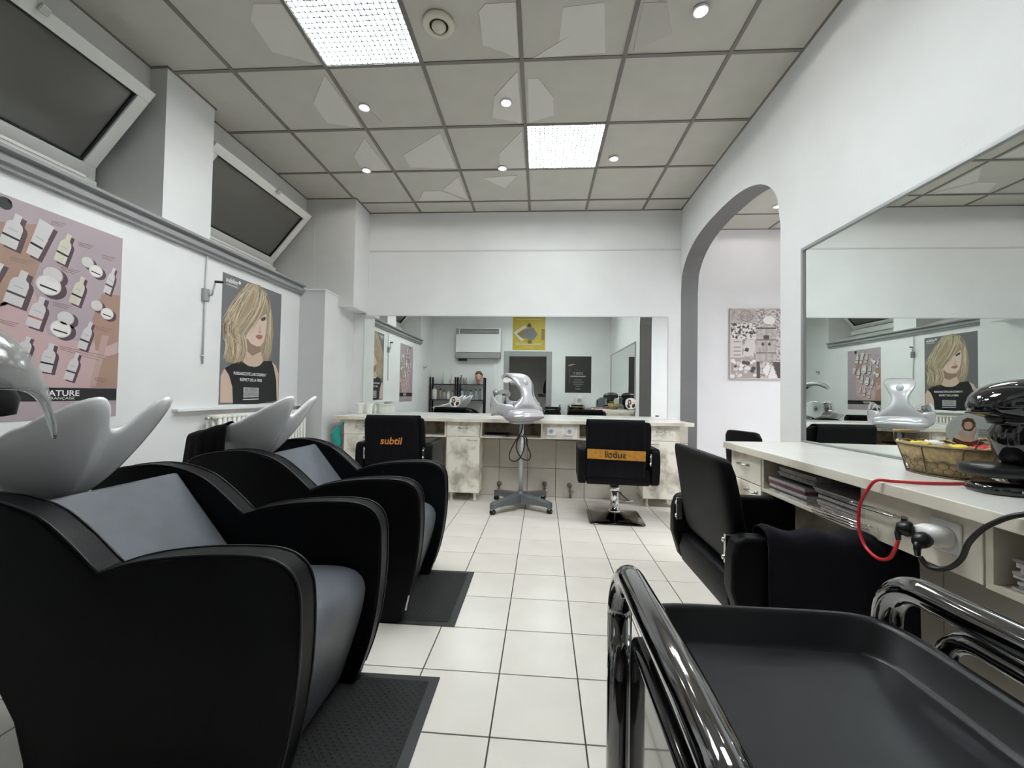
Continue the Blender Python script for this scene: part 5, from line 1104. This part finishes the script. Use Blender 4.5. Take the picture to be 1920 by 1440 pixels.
# mannequin head: one mesh with facial features
mh = thing('mannequin_head', 'training mannequin head with short brown hair on the rack', 'mannequin head', (-1.335, .24, 1.27))
b = B().m(0, True); rr = []
for z, rx, ry, oy in ((0, .052, .055, -.02), (.03, .045, .048, -.015), (.07, .045, .052, -.005), (.085, .050, .068, .012), (.105, .058, .080, .012), (.13, .066, .088, .008), (.16, .071, .092, .003), (.19, .073, .093, 0), (.22, .070, .088, -.003), (.245, .055, .07, -.006), (.262, .028, .036, -.008), (.268, .004, .005, -.008)):
    ring = []
    for j in range(28):
        a = 2 * math.pi * j / 28; x, y = rx * math.cos(a), ry * math.sin(a) + oy; fr = max(0, math.sin(a)) ** 12
        if .12 < z < .175: y += .022 * fr * (1 - abs(z - .14) / .04 if abs(z - .14) < .04 else 0)      # nose
        if abs(z - .16) < .01 and .25 < abs(math.cos(a)) < .55 and math.sin(a) > 0: y -= .009           # eye sockets
        if abs(z - .105) < .01: y += .006 * fr                                                           # lips
        ring.append((-1.335 + x, .24 + y, 1.27 + z))
    rr.append(ring)
b.rings(rr).obj('head', 'skin', mh, sub=1)
b = B().m(0, True); b.rings([[(-1.335 + (rx + .012 * math.sin(5 * a + z * 40)) * math.cos(a), .24 + oy + (ry + .012 * math.sin(7 * a + z * 60)) * math.sin(a), 1.27 + z + .008 * math.sin(6 * a)) for a in [2 * math.pi * j / 30 for j in range(30)]] for z, rx, ry, oy in ((.12, .062, .050, -.045), (.17, .078, .075, -.028), (.21, .084, .094, -.012), (.245, .076, .088, -.006), (.275, .056, .066, -.004), (.295, .02, .024, -.004))]).obj('hair', 'hair_brown', mh, sub=1)
for s in (-1, 1): B().m(0, True).ell((-1.335 + s * .030, .24 + .082, 1.27 + .163), .010, .006, .005).obj('eye', 'p_eye', mh); B().m(0, True).ell((-1.335 + s * .074, .235, 1.27 + .15), .008, .016, .026).obj('ear', 'skin', mh)
B().m(0, True).ell((-1.335, .24 + .097, 1.27 + .105), .020, .006, .006).obj('mouth', 'p_lip', mh)
# things on the second trolley and on the rear end of the side counter
tb = thing('product_box', 'flat black box with a green stripe on the second trolley, seen in the mirror', 'box', (.80, .33, .79)); B().box(.68, .92, .24, .42, .814, .868).obj('carton', 'black_plastic', tb, bevel=.003); B().box(.679, .921, .239, .421, .822, .830).obj('stripe', 'yellow', tb)
bottle(.73, .33, .869, .035, .17, 'white', 'small white bottle standing on the flat black box', 'bottles on the second trolley')
t = thing('wax_carton', 'large white carton standing on the flat black box', 'carton', (.84, .33, .869)); B().prism([(.775, .869), (.905, .869), (.92, 1.10), (.80, 1.08)], 'y', .28, .38).obj('carton_body', 'white_plastic', t, bevel=.004); B().box(.80, .89, .3805, .382, .92, 1.0).obj('label_patch', 'p_box', t)
em = thing('coffee_machine', 'grey coffee machine at the rear end of the side counter, seen in the mirror', 'coffee machine', (1.27, .55, CT))
B().prism([(1.17, CT), (1.37, CT), (1.37, CT + .20), (1.26, CT + .215), (1.18, CT + .16)], 'y', .45, .62).obj('body', 'silver_grey', em, bevel=.012, seg=3); B().box(1.16, 1.38, .44, .64, CT, CT + .015).obj('base', 'pole_grey', em, bevel=.004); B().m(0, True).cyl((1.36, .535, CT + .13), (1.36, .535, CT + .25), .045, 18).obj('tank', 'gloss_black', em); B().box(1.175, 1.20, .621, .626, CT + .06, CT + .15).obj('slot', 'dark', em)
for i, (x, y) in enumerate(((1.40, .78), (1.36, .90))):
    t = thing('glass_jar', ['tall glass jar behind the other on the rear side counter', 'glass jar nearer the basket on the rear side counter'][i], 'jar', (x, y, CT), group='glass jars on the side counter')
    B().m(0, True).lathe([(.001, .004), (.052, .004), (.055, .012), (.055, .17), (.045, .19), (.045, .20)], (x, y, CT), 24).obj('glass', 'clear', t); B().m(0, True).lathe([(.047, .20), (.047, .215), (.012, .222), (.012, .24), (.001, .242)], (x, y, CT), 20).obj('lid', 'white_plastic' if i else 'steel', t); B().m(0, True).lathe([(.001, .010), (.049, .010), (.049, .07), (.001, .085)], (x, y, CT), 20).obj('filling', 'pcream', t)

# ================================================================== THE PHOTOGRAPHER in the doorway (seen in the back mirror)
pn = thing('person', 'person in black clothes in the doorway holding up a phone, seen in the mirror', 'person', (.36, -.56, 0))
def skin_mesh(name, verts, edges, m, parent, sub=2):
    me = bpy.data.meshes.new(name); me.from_pydata([Vector(v[:3]) - ORG[parent] for v in verts], edges, []); o = bpy.data.objects.new(name, me); COL.objects.link(o); o.parent = parent; ORG[o] = ORG[parent]
    md = o.modifiers.new('skin', 'SKIN'); md.use_smooth_shade = True
    for i, v in enumerate(verts): me.skin_vertices[0].data[i].radius = (v[3], v[4] if len(v) > 4 else v[3]); me.skin_vertices[0].data[i].use_root = (i == 0)
    s = o.modifiers.new('sub', 'SUBSURF'); s.levels = sub; s.render_levels = sub; me.materials.append(MAT[m]); return o
px_, py_ = .36, -.56
V = [(px_, py_, .95, .15, .11), (px_, py_, 1.15, .14, .10), (px_, py_ + .01, 1.36, .16, .10), (px_, py_ + .02, 1.47, .08, .07), (px_, py_ + .03, 1.54, .055, .055),
     (px_ + .18, py_ + .01, 1.42, .065), (px_ + .24, py_ + .10, 1.16, .05), (px_ + .02, py_ + .36, 1.03, .036),
     (px_ - .18, py_ + .02, 1.42, .065), (px_ - .24, py_ + .16, 1.20, .05), (px_ - .26, py_ + .36, 1.06, .034),
     (px_ + .09, py_, .85, .09), (px_ + .10, py_ + .02, .47, .06), (px_ + .10, py_, .09, .042), (px_ + .11, py_ + .12, .035, .035),
     (px_ - .09, py_, .85, .09), (px_ - .10, py_ + .03, .47, .06), (px_ - .10, py_, .09, .042), (px_ - .11, py_ + .12, .035, .035)]
E_ = [(0, 1), (1, 2), (2, 3), (3, 4), (2, 5), (5, 6), (6, 7), (2, 8), (8, 9), (9, 10), (0, 11), (11, 12), (12, 13), (13, 14), (0, 15), (15, 16), (16, 17), (17, 18)]
skin_mesh('body', V, E_, 'towel_black', pn)
b = B().m(0, True); hcx, hcy, hz = px_, py_ + .045, 1.54; rr = []
for z, rx, ry, oy in ((-.03, .048, .05, -.01), (.0, .052, .06, 0), (.03, .056, .075, .012), (.06, .064, .086, .01), (.10, .072, .094, .004), (.14, .074, .095, 0), (.18, .070, .088, -.004), (.21, .05, .065, -.006), (.225, .01, .012, -.006)):
    rr.append([(hcx + rx * math.cos(a), hcy + ry * math.sin(a) + oy + (.02 * max(0, math.sin(a)) ** 14 if .05 < z < .11 else 0), hz + z) for a in [2 * math.pi * j / 28 for j in range(28)]])
b.rings(rr).obj('head', 'skin', pn, sub=1)
B().m(0, True).rings([[(hcx + rx * math.cos(a), hcy + oy + ry * math.sin(a), hz + z) for a in [2 * math.pi * j / 28 for j in range(28)]] for z, rx, ry, oy in ((.02, .064, .05, -.05), (.08, .080, .072, -.035), (.14, .084, .092, -.015), (.19, .076, .088, -.008), (.225, .05, .06, -.008), (.24, .01, .012, -.008))]).obj('hair', 'hair_brown', pn, sub=1)
for s in (-1, 1): B().m(0, True).ell((hcx + s * .03, hcy + .09, hz + .105), .010, .006, .005).obj('eye', 'p_eye', pn); B().m(0, True).ell((hcx + s * .074, hcy, hz + .095), .008, .016, .028).obj('ear', 'skin', pn)
B().m(0, True).ell((hcx, hcy + .092, hz + .04), .022, .007, .006).obj('mouth', 'p_lip', pn)
def hand(wr, d, up, side, nm):
    wr, d, up, side = Vector(wr), Vector(d).normalized(), Vector(up).normalized(), Vector(side).normalized(); P = [(*wr, .024, .018), (*(wr + d * .05), .032, .016), (*(wr + d * .085), .034, .014)]; E2 = [(0, 1), (1, 2)]
    for k, L in ((-1.5, .060), (-.5, .072), (.5, .068), (1.5, .054)):
        i = len(P); a = wr + d * .085 + up * k * .017; P += [(*(a + d * L * .4), .0085), (*(a + d * L * .75 + side * .012), .008), (*(a + d * L * .85 + side * .032), .007)]; E2 += [(2, i), (i, i + 1), (i + 1, i + 2)]
    i = len(P); P += [(*(wr + d * .04 + up * .034 + side * .01), .011), (*(wr + d * .075 + up * .045 + side * .024), .009), (*(wr + d * .10 + up * .042 + side * .034), .008)]; E2 += [(1, i), (i, i + 1), (i + 1, i + 2)]
    skin_mesh(nm, P, E2, 'skin', pn, 1)
hand((px_ - .262, py_ + .375, 1.055), (-.3, .8, .05), (0, 0, 1), (-1, -.1, 0), 'hand')
hand((px_ + .0, py_ + .375, 1.035), (-.75, .5, .1), (0, 0, 1), (-.3, .3, 0), 'hand')
ph = thing('phone', 'black phone held up by the person in the doorway, seen in the mirror', 'phone', (0, -.02, 1.03)); B().box(-.03, .125, -.022, -.013, 1.02, 1.095).obj('case', 'gloss_black', ph, bevel=.003); B().m(0, True).cyl((0, -.014, CAM.z), (0, -.0115, CAM.z), .008, 16).obj('lens', 'gloss_black', ph)
